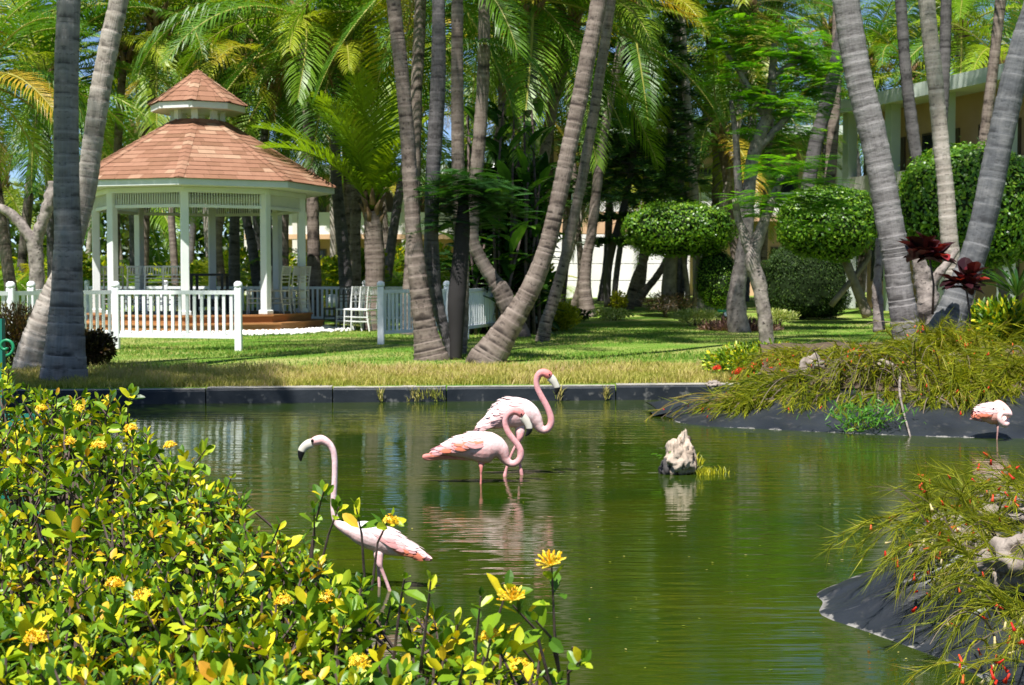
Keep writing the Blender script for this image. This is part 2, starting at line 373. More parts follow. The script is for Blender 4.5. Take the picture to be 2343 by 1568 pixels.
# ground: one sheet to the horizon, sunk under the pond
lawn_m, N, L, P = nodes('lawn')
g = N.new('ShaderNodeNewGeometry'); pos = g.outputs['Position']
n1 = noise_t(N, L, pos, .55, 5, .6); n2 = noise_t(N, L, pos, 4.0, 5, .7); n3 = noise_t(N, L, pos, 45, 4, .7)
r = ramp(N, [(.28, (.06, .165, .012)), (.44, (.11, .22, .02)), (.54, (.23, .285, .06)), (.68, (.40, .36, .14))])
s = math_n(N, L, 'ADD', math_n(N, L, 'MULTIPLY', n1, .62), math_n(N, L, 'MULTIPLY', n2, .22)); s = math_n(N, L, 'ADD', s, math_n(N, L, 'MULTIPLY', n3, .16))
mp = N.new('ShaderNodeMapping'); mp.inputs['Rotation'].default_value = (0, 0, math.radians(38)); L.new(pos, mp.inputs[0])
wv = N.new('ShaderNodeTexWave'); wv.inputs['Scale'].default_value = .22; wv.inputs['Distortion'].default_value = 1.2; wv.inputs['Detail'].default_value = 2; L.new(mp.outputs[0], wv.inputs['Vector'])
s = math_n(N, L, 'ADD', s, math_n(N, L, 'MULTIPLY', math_n(N, L, 'SUBTRACT', wv.outputs['Fac'], .5), .09)); L.new(s, r.inputs[0])
k = math_n(N, L, 'MULTIPLY_ADD', n3, .9); k.node.inputs[2].default_value = .55
h = N.new('ShaderNodeHueSaturation'); L.new(k, h.inputs['Value']); L.new(r.outputs[0], h.inputs['Color'])
L.new(h.outputs[0], P.inputs['Base Color']); P.inputs['Roughness'].default_value = .9; P.inputs['Specular IOR Level'].default_value = .15
bump(N, L, P, n3, .8, .03)

gx = np.concatenate([-np.geomspace(800, 15, 14), np.linspace(-14, 14, 71), np.geomspace(15, 800, 14)])
gyr = np.concatenate([[-300, -100, -40, -15, -3.0, -2.4], np.linspace(-2, 14, 17), [14.9, 15.05, 15.07], np.linspace(15.3, 18, 8), np.linspace(18.6, 46, 60), np.geomspace(47, 1600, 22)])
vv = []; 
for yr in gyr:
    for x in gx:
        sk = .0976 * (max(-14, min(14, x)) + 4.07) if 0 < yr < 40 else 0
        if yr >= 40: sk = .0976 * (max(-14, min(14, x)) + 4.07) * max(0, (46 - yr) / 6)
        inp = (-7.2 < x < 9.3) and (-2.2 < yr < 15.06)
        z = -.5 if inp else gz(yr + (0 if yr > 15.06 else 0)) + (.03 * (mnoise.noise(Vector((x * .35, yr * .35, 0)))) if 18 < yr < 60 else 0)
        vv.append((x, yr + sk, z))
nx = len(gx); ff = [(j * nx + i, j * nx + i + 1, (j + 1) * nx + i + 1, (j + 1) * nx + i) for j in range(len(gyr) - 1) for i in range(nx - 1)]
ground = link('ground', mesh(vv, ff, True), lawn_m); tag(ground, kind='structure')

# water
water_m, N, L, P = nodes('pond_water')
v1 = coords(N, L, 'Object', (1.1, 7.0, 1)); v2 = coords(N, L, 'Object', (2.6, 17, 1)); v3 = coords(N, L, 'Object', (.35, .5, 1))
h1 = noise_t(N, L, v1, 1.0, 3, .5); h2 = noise_t(N, L, v2, 1.0, 2, .5); calm = noise_t(N, L, v3, 1.0, 2)
cr = ramp(N, [(.35, (.25, .25, .25)), (.65, (1, 1, 1))]); L.new(calm, cr.inputs[0])
hh = math_n(N, L, 'ADD', math_n(N, L, 'MULTIPLY', h1, 1.0), math_n(N, L, 'MULTIPLY', h2, .5)); hh = math_n(N, L, 'MULTIPLY', hh, cr.outputs[0])
bump(N, L, P, hh, 1.0, .0068)
cn = noise_t(N, L, v3, 2.0, 4); rc = ramp(N, [(.3, (.013, .034, .003)), (.7, (.036, .048, .003))]); L.new(cn, rc.inputs[0])
L.new(rc.outputs[0], P.inputs['Base Color']); P.inputs['Roughness'].default_value = .03; P.inputs['IOR'].default_value = 1.38
P.inputs['Specular IOR Level'].default_value = .5
wv_ = [(-7.6, -2.6, 0), (9.8, -2.6, 0), (9.8, kerbY(9.8) + .1, 0), (-7.6, kerbY(-7.6) + .1, 0)]
water = link('water', mesh(wv_, [(0, 1, 2, 3)]), water_m); tag(water, kind='structure')

# kerb of the pond: long stones, dark face and pale top
kerb = empty('pond_kerb', (-1, kerbY(-1), 0), 'low dark concrete kerb with pale top along the far edge of the pond', 'kerb')
xs = [-6.6, -5.1, -3.3, -1.95, -.72, 1.15, 2.4, 4.3]
for a, b in zip(xs[:-1], xs[1:]):
    a += .007; b -= .007; w = .2
    dz = random.uniform(-.006, .006)
    prof = [(0, -.35), (0, .135 + dz), (.018, .157 + dz), (w, .157 + dz), (w, -.35)]
    vs = []; n = 9
    for i in range(n):
        x = a + (b - a) * i / (n - 1)
        for (py, pz) in prof:
            j = .006 * mnoise.noise(Vector((x * 3, py * 9, pz * 9)))
            vs.append((x, kerbY(x) + py + j, pz + (j if pz > 0 else 0)))
    m = len(prof); fs = [(i * m + q, (i + 1) * m + q, (i + 1) * m + q + 1, i * m + q + 1) for i in range(n - 1) for q in range(m - 1)]
    fs += [tuple(range(m - 1, -1, -1)), tuple((n - 1) * m + q for q in range(m))]
    st = link('kerb_stone', mesh(vs, fs), kerb_face_m, kerb)
    vs = []
    for i in range(n):
        x = a + .004 + (b - a - .008) * i / (n - 1); e = .004 * random.uniform(-1, 1)
        vs += [(x, kerbY(x) + .012 + e, .158 + dz), (x, kerbY(x) + .014 + e, .168 + dz + e * .6), (x, kerbY(x) + w - .004, .170 + dz), (x, kerbY(x) + w - .004, .158 + dz)]
    fs = [(i * 4 + q, (i + 1) * 4 + q, (i + 1) * 4 + (q + 1) % 4, i * 4 + (q + 1) % 4) for i in range(n - 1) for q in range(4)] + [(3, 2, 1, 0), tuple((n - 1) * 4 + q for q in range(4))]
    link('pale_cap', mesh(vs, fs), kerb_top_m, st)

# blades ---------------------------------------------------------------
def blades(x, y, z, h, w, lean, rnd, name, mat, kind='stuff', two=True):
    n = len(x); a = np.random.uniform(0, 2 * np.pi, n); b = np.random.uniform(0, 2 * np.pi, n)
    base = np.stack([x, y, z], 1); sd = np.stack([np.cos(a), np.sin(a), np.zeros(n)], 1) * (w / 2)[:, None]
    le = np.stack([np.cos(b), np.sin(b), np.zeros(n)], 1) * (lean * h)[:, None]
    up = np.zeros((n, 3)); up[:, 2] = 1
    mid = base + up * (h * .55)[:, None] + le * .3; tip = base + up * h[:, None] + le
    V = np.stack([base - sd, base + sd, mid + sd * .75, mid - sd * .75, tip], 1).reshape(-1, 3)
    i = np.arange(n)[:, None, None] * 5
    T = (np.array([[0, 1, 2], [0, 2, 3], [3, 2, 4]])[None] + i).reshape(-1, 3)
    o = link(name, mesh(V, T, rnd=np.repeat(rnd, 5)), mat); return o
dry_m = foliage('dry_grass', [(0, (.10, .16, .014)), (.3, (.25, .28, .035)), (.6, (.42, .39, .09)), (.85, (.54, .45, .18)), (1, (.52, .38, .22))], .3, .7, .2, nscale=1.3, namt=.3)
n = 90000
x = np.random.uniform(-7.5, 4.6, n); d = np.random.beta(1.0, 1.35, n) * 2.0 + .12
cl = np.array([mnoise.noise(Vector((a * 2.2, b * 2.2, 3.1))) for a, b in zip(x, d)])
y = 15.0 + .0976 * (x + 4.07) + d
z = np.interp(y, [q for q, _ in GP], [q for _, q in GP]) - .01
hgt = (np.random.uniform(.04, .11, n) * (1 + .9 * cl)).clip(.03, .24)
rn = (np.random.rand(n) * .5 + .02 + .24 * d / 2.2 + .3 * cl).clip(0, 1) * .999
o = blades(x, y, z, hgt, np.random.uniform(.006, .014, n), np.random.uniform(.1, .8, n), rn, 'dry_grass', dry_m)
tag(o, 'strip of straw coloured dry grass behind the pond kerb', 'grass', kind='stuff')
grass_m = foliage('lawn_blade', [(0, (.06, .165, .012)), (.5, (.12, .23, .02)), (.82, (.25, .30, .06)), (1, (.42, .36, .13))], .35, .6, .3, nscale=.6, namt=.35)
n = 110000
yy = np.random.uniform(17.0, 33, n) ** 1.0; xx = np.random.uniform(-.40, .36, n) * yy
inside = np.hypot(xx + 6.41, yy - 28.8) > 2.95; xx, yy = xx[inside], yy[inside]; n = len(xx)
zz = np.interp(yy - .0976 * (xx + 4.07), [q for q, _ in GP], [q for _, q in GP]) - .015
o = blades(xx, yy, zz, np.random.uniform(.02, .055, n), np.random.uniform(.008, .018, n), np.random.uniform(.1, .9, n), np.random.rand(n) * .999, 'lawn_grass', grass_m)
tag(o, 'short mown green lawn grass between pond and hedges', 'grass', kind='stuff')
# weeds in the joints of the kerb
for i, (vx, vy, hh_, lab) in enumerate([(954, 905, .16, 'dry grass tuft leaning out of the kerb left of the white fence tree clump'), (997, 903, .19, 'larger dry grass tuft in the kerb joint below the palm clump'),
                                   (873, 905, .14, 'thin yellow weed growing in a kerb joint'), (1278, 898, .16, 'withered weed in the kerb beside the tall flamingo head'), (1383, 898, .16, 'small yellow weed on the kerb right of the flamingos')]):
    p = on(vx, vy + 12, .01); n = 46
    xx = p.x + np.random.normal(0, .05 if i < 2 else .014, n); yy = np.full(n, kerbY(p.x) - .012) - np.abs(np.random.normal(0, .02, n)); zz = np.random.uniform(0.0, .12, n)
    o = blades(xx, yy, zz, np.random.uniform(.04, hh_ * .7, n), np.full(n, .008), np.random.uniform(.2, 1.1, n), np.random.uniform(.3, .8, n), 'grass_tuft', dry_m)
    tag(o, lab, 'weed')

# ---------------------------------------------------------------- banks on the right
def smooth(a, b, x): t = max(0, min(1, (x - a) / (b - a))); return t * t * (3 - 2 * t)
WL = [on(a, b, 0) for a, b in [(1527, 952), (1548, 965), (1600, 974), (1680, 979), (1780, 984), (1900, 990), (2040, 996), (2200, 1001), (2342, 1004), (2520, 1010), (2800, 1015)]]
wl = catmull([tuple(p) for p in WL], 90)
def bankz(u, d):     # height of the far right bank at distance d behind the waterline, u 0..1 along it
    k = .22 + .78 * smooth(.08, .5, u)
    return k * float(np.interp(d, [-.25, 0, .5, 1.0, 1.7, 2.6, 3.6, 5.5, 8], [-.14, .0, .13, .25, .42, .55, .60, .50, .36]))
def bank(nm, d0, d1, nd, mat, amp, first=0):
    vs = []; D = np.linspace(d0, d1, nd); W_ = wl[first:]
    for i, p in enumerate(W_):
        u = (i + first) / (len(wl) - 1); lim = 1.6 + 7 * smooth(.42, .66, u)
        for d in D:
            dd = min(d, lim)
            w = amp * mnoise.noise(Vector((p[0] * 2.3, p[1] * 2 + dd * 2.1, 4.0))) + amp * .6 * mnoise.noise(Vector((p[0] * 7, dd * 1.3, 9.0)))
            vs.append((p[0] - .25 * dd * (1 - u) + .12 * dd, p[1] + dd, bankz(u, dd) + w * (.35 if dd < .1 else 1)))
    m = len(D); fs = [(i * m + q, (i + 1) * m + q, (i + 1) * m + q + 1, i * m + q + 1) for i in range(len(W_) - 1) for q in range(m - 1)]
    return link(nm, mesh(vs, fs, True, rnd=np.tile(D, len(W_))), mat)
o = bank('pond_liner', -.25, 1.25, 26, liner_m, .034)
tag(o, 'wrinkled black pond liner sheet along the planted far right bank', 'pond liner')
o = bank('soil_bank', 1.12, 7.5, 26, soil_m, .05, 38); o.location.z = .012; tag(o, kind='structure')
def bankpt(vx, d):
    """point on the far right bank above waterline column vx, d metres behind the water"""
    best = min(range(len(wl)), key=lambda i: abs(proj(wl[i])[0] - vx)); u = best / (len(wl) - 1); p = wl[best]; dd = min(d, 1.6 + 7 * smooth(.42, .66, u))
    return Vector((p[0] - .25 * dd * (1 - u) + .12 * dd, p[1] + dd, bankz(u, dd)))
# folded flap of liner at the tip
MBt = MB(); tip = on(1560, 950, .02)
fl = []
for i in range(12):
    for j in range(6):
        a = i / 11; b = j / 5
        fl.append((tip.x - .28 + a * 1.15, tip.y + .02 + b * (.55 - .2 * a) + .05 * math.sin(a * 5), .01 + .07 * math.sin(a * 2.6) * (1 - .4 * b) + .02 * math.sin(b * 5 + a * 3)))
tag(link('liner_flap', mesh(fl, [(i * 6 + j, (i + 1) * 6 + j, (i + 1) * 6 + j + 1, i * 6 + j + 1) for i in range(11) for j in range(5)], True, rnd=np.ones(len(fl))), liner_m),
    'loose folded flap of black liner at the tip of the far bank', 'pond liner')

# near right promontory
edge = [on(a, b, 0) for a, b in [(2560, 1760), (2380, 1640), (2270, 1568), (2190, 1524), (2080, 1481), (1965, 1440), (1895, 1416), (1872, 1400), (1880, 1378), (1868, 1357), (1925, 1330), (2000, 1300), (2090, 1262), (2220, 1228), (2400, 1195), (2650, 1165)]]
ed = catmull([tuple(p) for p in edge], 110)
ctr0, ctr1 = Vector((2.3, 4.9, .42)), Vector((3.6, 7.2, .5))
def nearpt(u, v):
    i = min(len(ed) - 1, max(0, u * (len(ed) - 1))); a = int(i); b = min(a + 1, len(ed) - 1); p = Vector(ed[a]).lerp(Vector(ed[b]), i - a)
    c = Vector((2.05, 5.45, 0)).lerp(Vector((3.8, 6.3, 0)), smooth(.55, 1, u) * .8 + smooth(.45, 0, u) * .3)
    q = p.lerp(c, v); z = float(np.interp(v, [-.15, 0, .1, .3, .6, 1], [-.1, .0, .035, .12, .27, .36]))
    z += .05 * math.sin(u * 34 + v * 3) * v * (1 - v) * 1.2 + .012 * mnoise.noise(Vector((u * 60, v * 5, 3))) * min(1, v * 8) + .03 * mnoise.noise(Vector((q.x * 5, q.y * 5, 1))) * min(1, v * 5)
    return Vector((q.x, q.y, z))
vs = []; U = np.linspace(0, 1, 110); Vv = np.linspace(-.12, 1, 30)
for u in U:
    for v in Vv: vs.append(tuple(nearpt(u, v)))
m = len(Vv)
o = link('pond_liner', mesh(vs, [(i * m + q, (i + 1) * m + q, (i + 1) * m + q + 1, i * m + q + 1) for i in range(len(U) - 1) for q in range(m - 1)], True, rnd=np.tile(Vv * .75, len(U))), liner_m)
tag(o, 'black pond liner draped over the near bank in the bottom right corner', 'pond liner')
nl_ = o
# lime crust along its waterline, and a fold ridge across the sheet
for (u0, v0, u1, v1, rr) in [(.42, .05, .33, .62, .022), (.30, .06, .18, .5, .03), (.50, .06, .44, .55, .018)]:
    pts = [nearpt(u0 + (u1 - u0) * t, v0 + (v1 - v0) * t) + Vector((.02 * math.sin(t * 5), 0, -.003)) for t in np.linspace(0, 1, 18)]
    V, f, _ = loft(pts, [rr * math.sin(.15 + 2.8 * t) for t in np.linspace(0, 1, 18)], 8); link('liner_fold', mesh(V, f, True, rnd=np.ones(len(V))), liner_m, nl_)

# soil body of the near right bank, carrying on to the right of the frame
vs = []; nu, nv_ = 44, 44
for i in range(nu):
    for j in range(nv_):
        x_ = 1.95 + 7.5 * (i / (nu - 1)) ** 1.3; y_ = 1.2 + 8.0 * j / (nv_ - 1)
        e_ = min((x_ - 1.95) * .8, (y_ - float(np.interp(x_, [1.9, 2.4, 3.2, 9], [4.75, 3.2, 1.6, 1.0]))) * .8, (float(np.interp(x_, [1.9, 2.6, 3.6, 9], [6.5, 7.3, 8.2, 8.8])) - y_) * .8)
        vs.append((x_, y_, max(-.4, -.12 + .46 * smooth(-.15, .7, e_) + .04 * mnoise.noise(Vector((x_ * 2.5, y_ * 2.5, 5))))))
tag(link('soil_bank', mesh(vs, [(i * nv_ + j, (i + 1) * nv_ + j, (i + 1) * nv_ + j + 1, i * nv_ + j + 1) for i in range(nu - 1) for j in range(nv_ - 1)], True), soil_m), kind='structure')

# soil of the near left bank, under the shrubs
vs = []; nu, nv_ = 40, 24
for i in range(nu):
    for j in range(nv_):
        t = i / (nu - 1); y = -1 + 8.2 * t; xr = float(np.interp(y, [-1, 2.2, 3.2, 4.2, 5.3, 6.2, 7.2], [.9, .35, .02, -.9, -1.7, -2.3, -3.4])) + .12 * mnoise.noise(Vector((y * 2, 0, 0)))
        d = j / (nv_ - 1); xx_ = xr + .5 - d * 7.5
        k = (xr - xx_)
        vs.append((xx_, y, float(np.interp(k, [-.5, 0, .4, 1.5, 7], [-.3, 0, .12, .2, .25])) + .04 * mnoise.noise(Vector((xx_ * 3, y * 3, 2)))))
o = link('soil_bank', mesh(vs, [(i * nv_ + j, i * nv_ + j + 1, (i + 1) * nv_ + j + 1, (i + 1) * nv_ + j) for i in range(nu - 1) for j in range(nv_ - 1)], True), soil_m); tag(o, kind='structure')

# ================================================================== GAZEBO
GC = Vector((-6.40, 28.8, 0)); G0 = .27; DZ = .64
gaz = empty('gazebo', (GC.x, GC.y, G0), 'white octagonal gazebo with terracotta shingle roof, cupola and wooden deck', 'gazebo')
def oc(a, r, z):
    a = math.radians(a); return Vector((GC.x + r * math.sin(a), GC.y - r * math.cos(a), z))
PH = [5 + 45 * k for k in range(8)]
def octa(r0, z0, r1, z1):
    vs = [oc(a, r0, z0) for a in PH] + [oc(a, r1, z1) for a in PH]
    return vs, [(i, (i + 1) % 8, 8 + (i + 1) % 8, 8 + i) for i in range(8)]
def ring(mb, ro, ri, z0, z1):
    vs = [oc(a, ro, z0) for a in PH] + [oc(a, ro, z1) for a in PH] + [oc(a, ri, z1) for a in PH] + [oc(a, ri, z0) for a in PH]
    fs = [(k * 8 + i, k * 8 + (i + 1) % 8, ((k + 1) % 4) * 8 + (i + 1) % 8, ((k + 1) % 4) * 8 + i) for k in range(4) for i in range(8)]
    return mb.add(vs, fs)
def prism(mb, r, z0, z1):
    vs = [oc(a, r, z0) for a in PH] + [oc(a, r, z1) for a in PH]
    return mb.add(vs, [(i, (i + 1) % 8, 8 + (i + 1) % 8, 8 + i) for i in range(8)] + [tuple(range(7, -1, -1)), tuple(range(8, 16))])
prism(MB(), 2.50, G0 - .05, .455).build('step', deck_wood, gaz)
ring(MB(), 2.53, 2.2, .456, .486).build('step_tread', deck_wood, gaz)
prism(MB(), 2.26, .487, DZ - .032).build('deck', deck_wood, gaz)
ring(MB(), 2.30, 2.0, DZ - .031, DZ).build('deck_edge_board', deck_wood, gaz)
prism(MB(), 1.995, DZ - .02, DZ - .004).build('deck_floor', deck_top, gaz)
for k in range(8):
    p = oc(PH[k], 2.07, 0); M = Matrix.Rotation(math.radians(PH[k] + 12), 4, 'Z')
    o = MB().box((p.x, p.y, (DZ + 3.09) / 2), (.155, .155, 3.09 - DZ - .002), M, bev=.012).build('post', white_old, gaz)
    MB().box((p.x, p.y, DZ + .045), (.215, .215, .09), M, bev=.015).build('post_base', white_old, o)
ring(MB(), 2.17, 2.03, 2.985, 3.085).build('beam', white_old, gaz)
for k in range(8):
    a, b = oc(PH[k], 2.07, 0), oc(PH[k] + 45, 2.07, 0); d = (b - a).normalized(); a = a + d * .08; b = b - d * .08
    mb = MB(); z0, z1 = 2.76, 2.985
    mb.bar(a + Vector((0, 0, z0 - .03)), b + Vector((0, 0, z0 - .03)), .05, .06)
    rail = mb.build('lattice_rail', white_old, gaz)
    mb = MB(); nsl = int((b - a).length / .052)
    for i in range(nsl):
        p = a.lerp(b, (i + .5) / nsl); mb.bar(p + Vector((0, 0, z0)), p + Vector((0, 0, z1)), .024, .018, up=d)
    tag(mb.build('lattice_slats', white_old, gaz), kind='stuff')
RE, ZE, RT, ZT = 2.78, 3.215, .52, 4.55
ring(MB(), RE - .03, RE - .07, 3.085, ZE - .012).build('fascia', white_old, gaz)
ring(MB(), RE - .075, 2.0, 3.09, 3.11).build('soffit', white_old, gaz)
def make_roof(name, re, ze, rt, zt, rows, wsh, closed):
    vs, fs = octa(re - .01, ze - .012, max(rt, .01), zt - .012)
    roof = link(name, mesh(vs, fs), plain(name + '_felt', (.05, .025, .018), .95), gaz)
    rest_v, rest_f, rest_r = [], [], []
    c22 = math.cos(math.radians(22.5)); s22 = math.sin(math.radians(22.5))
    for k in range(8):
        mid = PH[k] + 22.5; md = ((mid + 180) % 360) - 180
        vis = abs(md) < 84
        t_ = Vector((math.cos(math.radians(mid)), math.sin(math.radians(mid)), 0))
        nrm = Vector((math.sin(math.radians(mid)) * (zt - ze), -math.cos(math.radians(mid)) * (zt - ze), (re - rt) * c22)).normalized()
        for i in range(rows):
            t0 = i / rows; t1 = (i + 1) / rows + .16 / rows if i < rows - 1 else 1.012
            r0 = rt + (re - rt) * t0; r1 = rt + (re - rt) * t1
            w0, w1 = r0 * s22, r1 * s22
            c0 = oc(mid, r0 * c22, zt + (ze - zt) * t0); c1 = oc(mid, r1 * c22, zt + (ze - zt) * t1)
            off = random.random() * wsh; s = -w1 - off
            while s < w1:
                wd = wsh * random.choice([.8, 1, 1, 1.25])
                a, b = max(s + .002, -w1), min(s + wd - .002, w1); s += wd
                if b - a < .02: continue
                a0, b0 = max(a, -w0), min(b, w0)
                if b0 - a0 < .004:
                    m_ = max(-w0, min(w0, (a + b) / 2)); a0, b0 = m_ - .002, m_ + .002
                l0, l1 = .003 + random.random() * .001, .012 + random.random() * .005
                top = [c0 + t_ * a0 + nrm * l0, c0 + t_ * b0 + nrm * l0, c1 + t_ * b + nrm * l1, c1 + t_ * a + nrm * l1]
                bot = [c0 + t_ * a0 - nrm * .004, c0 + t_ * b0 - nrm * .004, c1 + t_ * b + nrm * (l1 - .010), c1 + t_ * a + nrm * (l1 - .010)]
                q = [top[0], top[1], top[2], top[3]] + bot
                fs = [(3, 2, 1, 0), (2, 3, 7, 6), (0, 1, 5, 4), (1, 2, 6, 5), (3, 0, 4, 7)]
                if vis: link('shingle', mesh(q, fs), shingle_m, roof)
                else:
                    n_ = len(rest_v); rest_v += [tuple(z) for z in q]; rest_f += [[j + n_ for j in f] for f in fs]; rest_r += [random.random()] * 8
    tag(link('far_shingles', mesh(rest_v, rest_f, rnd=rest_r), shingle_m, roof), kind='stuff')
    # ridge caps over the hips
    for k in range(8):
        a0 = oc(PH[k], rt, zt); a1 = oc(PH[k], re + .012, ze); d = a1 - a0; nr = max(5, int(d.length / .17)); v, f, rr = [], [], []
        sd = Vector((math.cos(math.radians(PH[k])), math.sin(math.radians(PH[k])), 0)); up = d.normalized().cross(sd); up = up if up.z > 0 else -up
        for i in range(nr):
            p0 = a0 + d * (i / nr); p1 = a0 + d * min(1, (i + 1.12) / nr); w = .095; dr = .026
            n_ = len(v); q0 = p0 + up * .016; q1 = p1 + up * .027
            v += [q0 - sd * w - up * dr, q0, q0 + sd * w - up * dr, q1 - sd * w - up * dr, q1, q1 + sd * w - up * dr]
            f += [(n_, n_ + 3, n_ + 4, n_ + 1), (n_ + 1, n_ + 4, n_ + 5, n_ + 2)]; rr += [random.random()] * 6
        link('hip_cap', mesh(v, f, rnd=rr), shingle_m, roof)
    return roof
make_roof('roof', RE, ZE, RT, ZT, 15, .34, False)
CE, CZ = .98, 4.86
for k in range(8):
    p = oc(PH[k], .50, 0); M = Matrix.Rotation(math.radians(PH[k]), 4, 'Z')
    MB().box((p.x, p.y, 4.62), (.13, .09, .34), M).build('cupola_post', white_old, gaz)
ring(MB(), CE - .03, CE - .07, CZ - .135, CZ - .012).build('cupola_fascia', white_old, gaz)
prism(MB(), CE - .08, CZ - .125, CZ - .10).build('cupola_soffit', white_old, gaz)
make_roof('cupola_roof', CE, CZ, .015, 5.57, 6, .32, True)

# white pebbles round the deck
bm = bmesh.new(); bmesh.ops.create_icosphere(bm, subdivisions=1, radius=1); tv = np.array([v.co for v in bm.verts]); tf = [[v.index for v in f.verts] for f in bm.faces]; bm.free()
n = 4200; a = np.random.uniform(-130, 130, n); rr = 2.5 + np.abs(np.random.normal(0, .17, n)) + .25 * (np.random.rand(n) < .25) * np.random.rand(n)
T = np.array([tuple(oc(q, s_, 0)) for q, s_ in zip(a, rr)]); T[:, 2] = G0 + .015 + np.random.rand(n) * .03 + .03 * (rr < 2.65)
S = np.random.uniform(.018, .042, (n, 1)) * np.random.uniform(.6, 1.1, (n, 3))
o = link('pebbles', scatter(tv, tf, orient(rdir(n), rdir(n)), T, S), pebble_m); tag(o, 'band of white pebbles around the gazebo deck', 'pebbles', kind='stuff')

# dark frame table on the deck
tx0, tx1 = at(437, 628, 29).x, at(516, 628, 29).x
tb = empty('bar_table', ((tx0 + tx1) / 2, 29.1, DZ), 'black framed high table standing inside the gazebo', 'table')
ztop = at(450, 629, 29).z
MB().box(((tx0 + tx1) / 2, 29.1, ztop), (tx1 - tx0, .6, .05)).build('table_top', black_metal, tb)
for sx in (tx0 + .04, tx1 - .04):
    for sy in (28.84, 29.36): MB().bar((sx, sy, DZ), (sx, sy, ztop - .026), .05).build('leg', black_metal, tb)
MB().box(((tx0 + tx1) / 2 - .05, 29.1, DZ + .2), (tx1 - tx0 - .2, .4, .16)).build('shelf_box', black_metal, tb)

# ------------------------------------------------------------------ chairs
def chair(mat, name='banquet_chair'):
    """spindle-backed party chair, facing +Y, made once per material"""
    parts = []
    H = .92
    for sx in (-1, 1):
        parts.append(('leg', MB().tube([(sx * .17, -.23, 0), (sx * .175, -.185, .25), (sx * .18, -.17, .45), (sx * .185, -.19, .68), (sx * .19, -.225, H)], [.015, .016, .017, .015, .013], 6)))
        parts.append(('leg', MB().tube([(sx * .19, .21, 0), (sx * .19, .19, .44)], [.013, .017], 6)))
    parts.append(('seat', MB().box((0, .01, .445), (.41, .41, .035), bev=.01)))
    st = MB()
    for z in (.18, .27):
        st.bar((-.17, -.2, z), (.17, -.2, z), .018); st.bar((-.19, .2, z), (.19, .2, z), .018)
        for sx in (-1, 1): st.bar((sx * .178, -.2, z + .03), (sx * .19, .2, z + .03), .018)
    parts.append(('stretchers', st))
    bk = MB(); yb = lambda z: float(np.interp(z, [.45, .68, .92], [-.17, -.19, -.225]))
    for z, t in ((.905, .03), (.745, .022), (.68, .02), (.61, .02)): bk.bar((-.185, yb(z), z), (.185, yb(z), z), .018, t)
    for i in range(6):
        x_ = -.14 + i * .056; bk.bar((x_, yb(.9), .9), (x_, yb(.745), .745), .014)
    parts.append(('backrest', bk))
    return [(nm, mb.me(), mat) for nm, mb in parts]
CH = {'w': chair(chair_white), 'g': chair(chair_shaded), 'd': chair(chair_deep_shade)}
def place_chair(k, loc, rz, label, group, s=1.0):
    t = empty('banquet_chair', loc, label, 'chair', group); t.rotation_euler = (0, 0, rz); t.scale = (s, s, s)
    for nm, me, mt in CH[k]:
        o = bpy.data.objects.new(nm, me); COL.objects.link(o); o.parent = t
        if not me.materials: me.materials.append(mt)
    return t
R = math.radians
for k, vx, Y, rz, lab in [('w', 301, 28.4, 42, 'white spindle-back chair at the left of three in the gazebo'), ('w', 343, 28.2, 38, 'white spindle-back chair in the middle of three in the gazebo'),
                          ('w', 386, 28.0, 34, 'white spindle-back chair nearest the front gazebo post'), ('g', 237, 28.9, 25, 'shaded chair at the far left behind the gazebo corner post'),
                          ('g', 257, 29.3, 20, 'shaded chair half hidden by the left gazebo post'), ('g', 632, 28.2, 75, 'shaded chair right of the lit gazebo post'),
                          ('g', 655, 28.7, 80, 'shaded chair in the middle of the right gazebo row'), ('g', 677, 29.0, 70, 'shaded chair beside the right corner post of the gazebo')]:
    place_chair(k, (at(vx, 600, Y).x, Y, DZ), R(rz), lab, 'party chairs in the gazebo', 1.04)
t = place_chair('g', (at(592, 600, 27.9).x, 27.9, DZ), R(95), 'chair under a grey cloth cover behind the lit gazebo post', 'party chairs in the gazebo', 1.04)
mb = MB(); pr = []
cv = []; 
for i in range(9):
    for j in range(9):
        u, v = i / 8, j / 8; cv.append((-.2 + .4 * u, -.19 - .05 * (1 - v) - .03 * math.sin(u * 3.1), .46 + .47 * v * (1 - .12 * (2 * u - 1) ** 2)))
o = bpy.data.objects.new('cover', mesh(cv, [(i * 9 + j, (i + 1) * 9 + j, (i + 1) * 9 + j + 1, i * 9 + j + 1) for i in range(8) for j in range(8)], True)); COL.objects.link(o); o.parent = t
md = o.modifiers.new('thick', 'SOLIDIFY'); md.thickness = .02
o.data.materials.append(plain('grey_cloth', (.30, .30, .32), .8))
for k, vx, Y, rz, lab in [('d', 771, 29.6, 60, 'dark chair on the lawn left of the white chairs by the fence'), ('w', 800, 29.2, 58, 'white chair on the lawn, leftmost of the nested white ones'),
                          ('w', 818, 28.9, 60, 'white chair in the middle of the nested lawn chairs'), ('w', 834, 28.6, 62, 'white chair on the lawn nearest the fence post')]:
    place_chair(k, (at(vx, 700, Y).x, Y, .262), R(rz), lab, 'chairs on the lawn by the fence', 1.0)

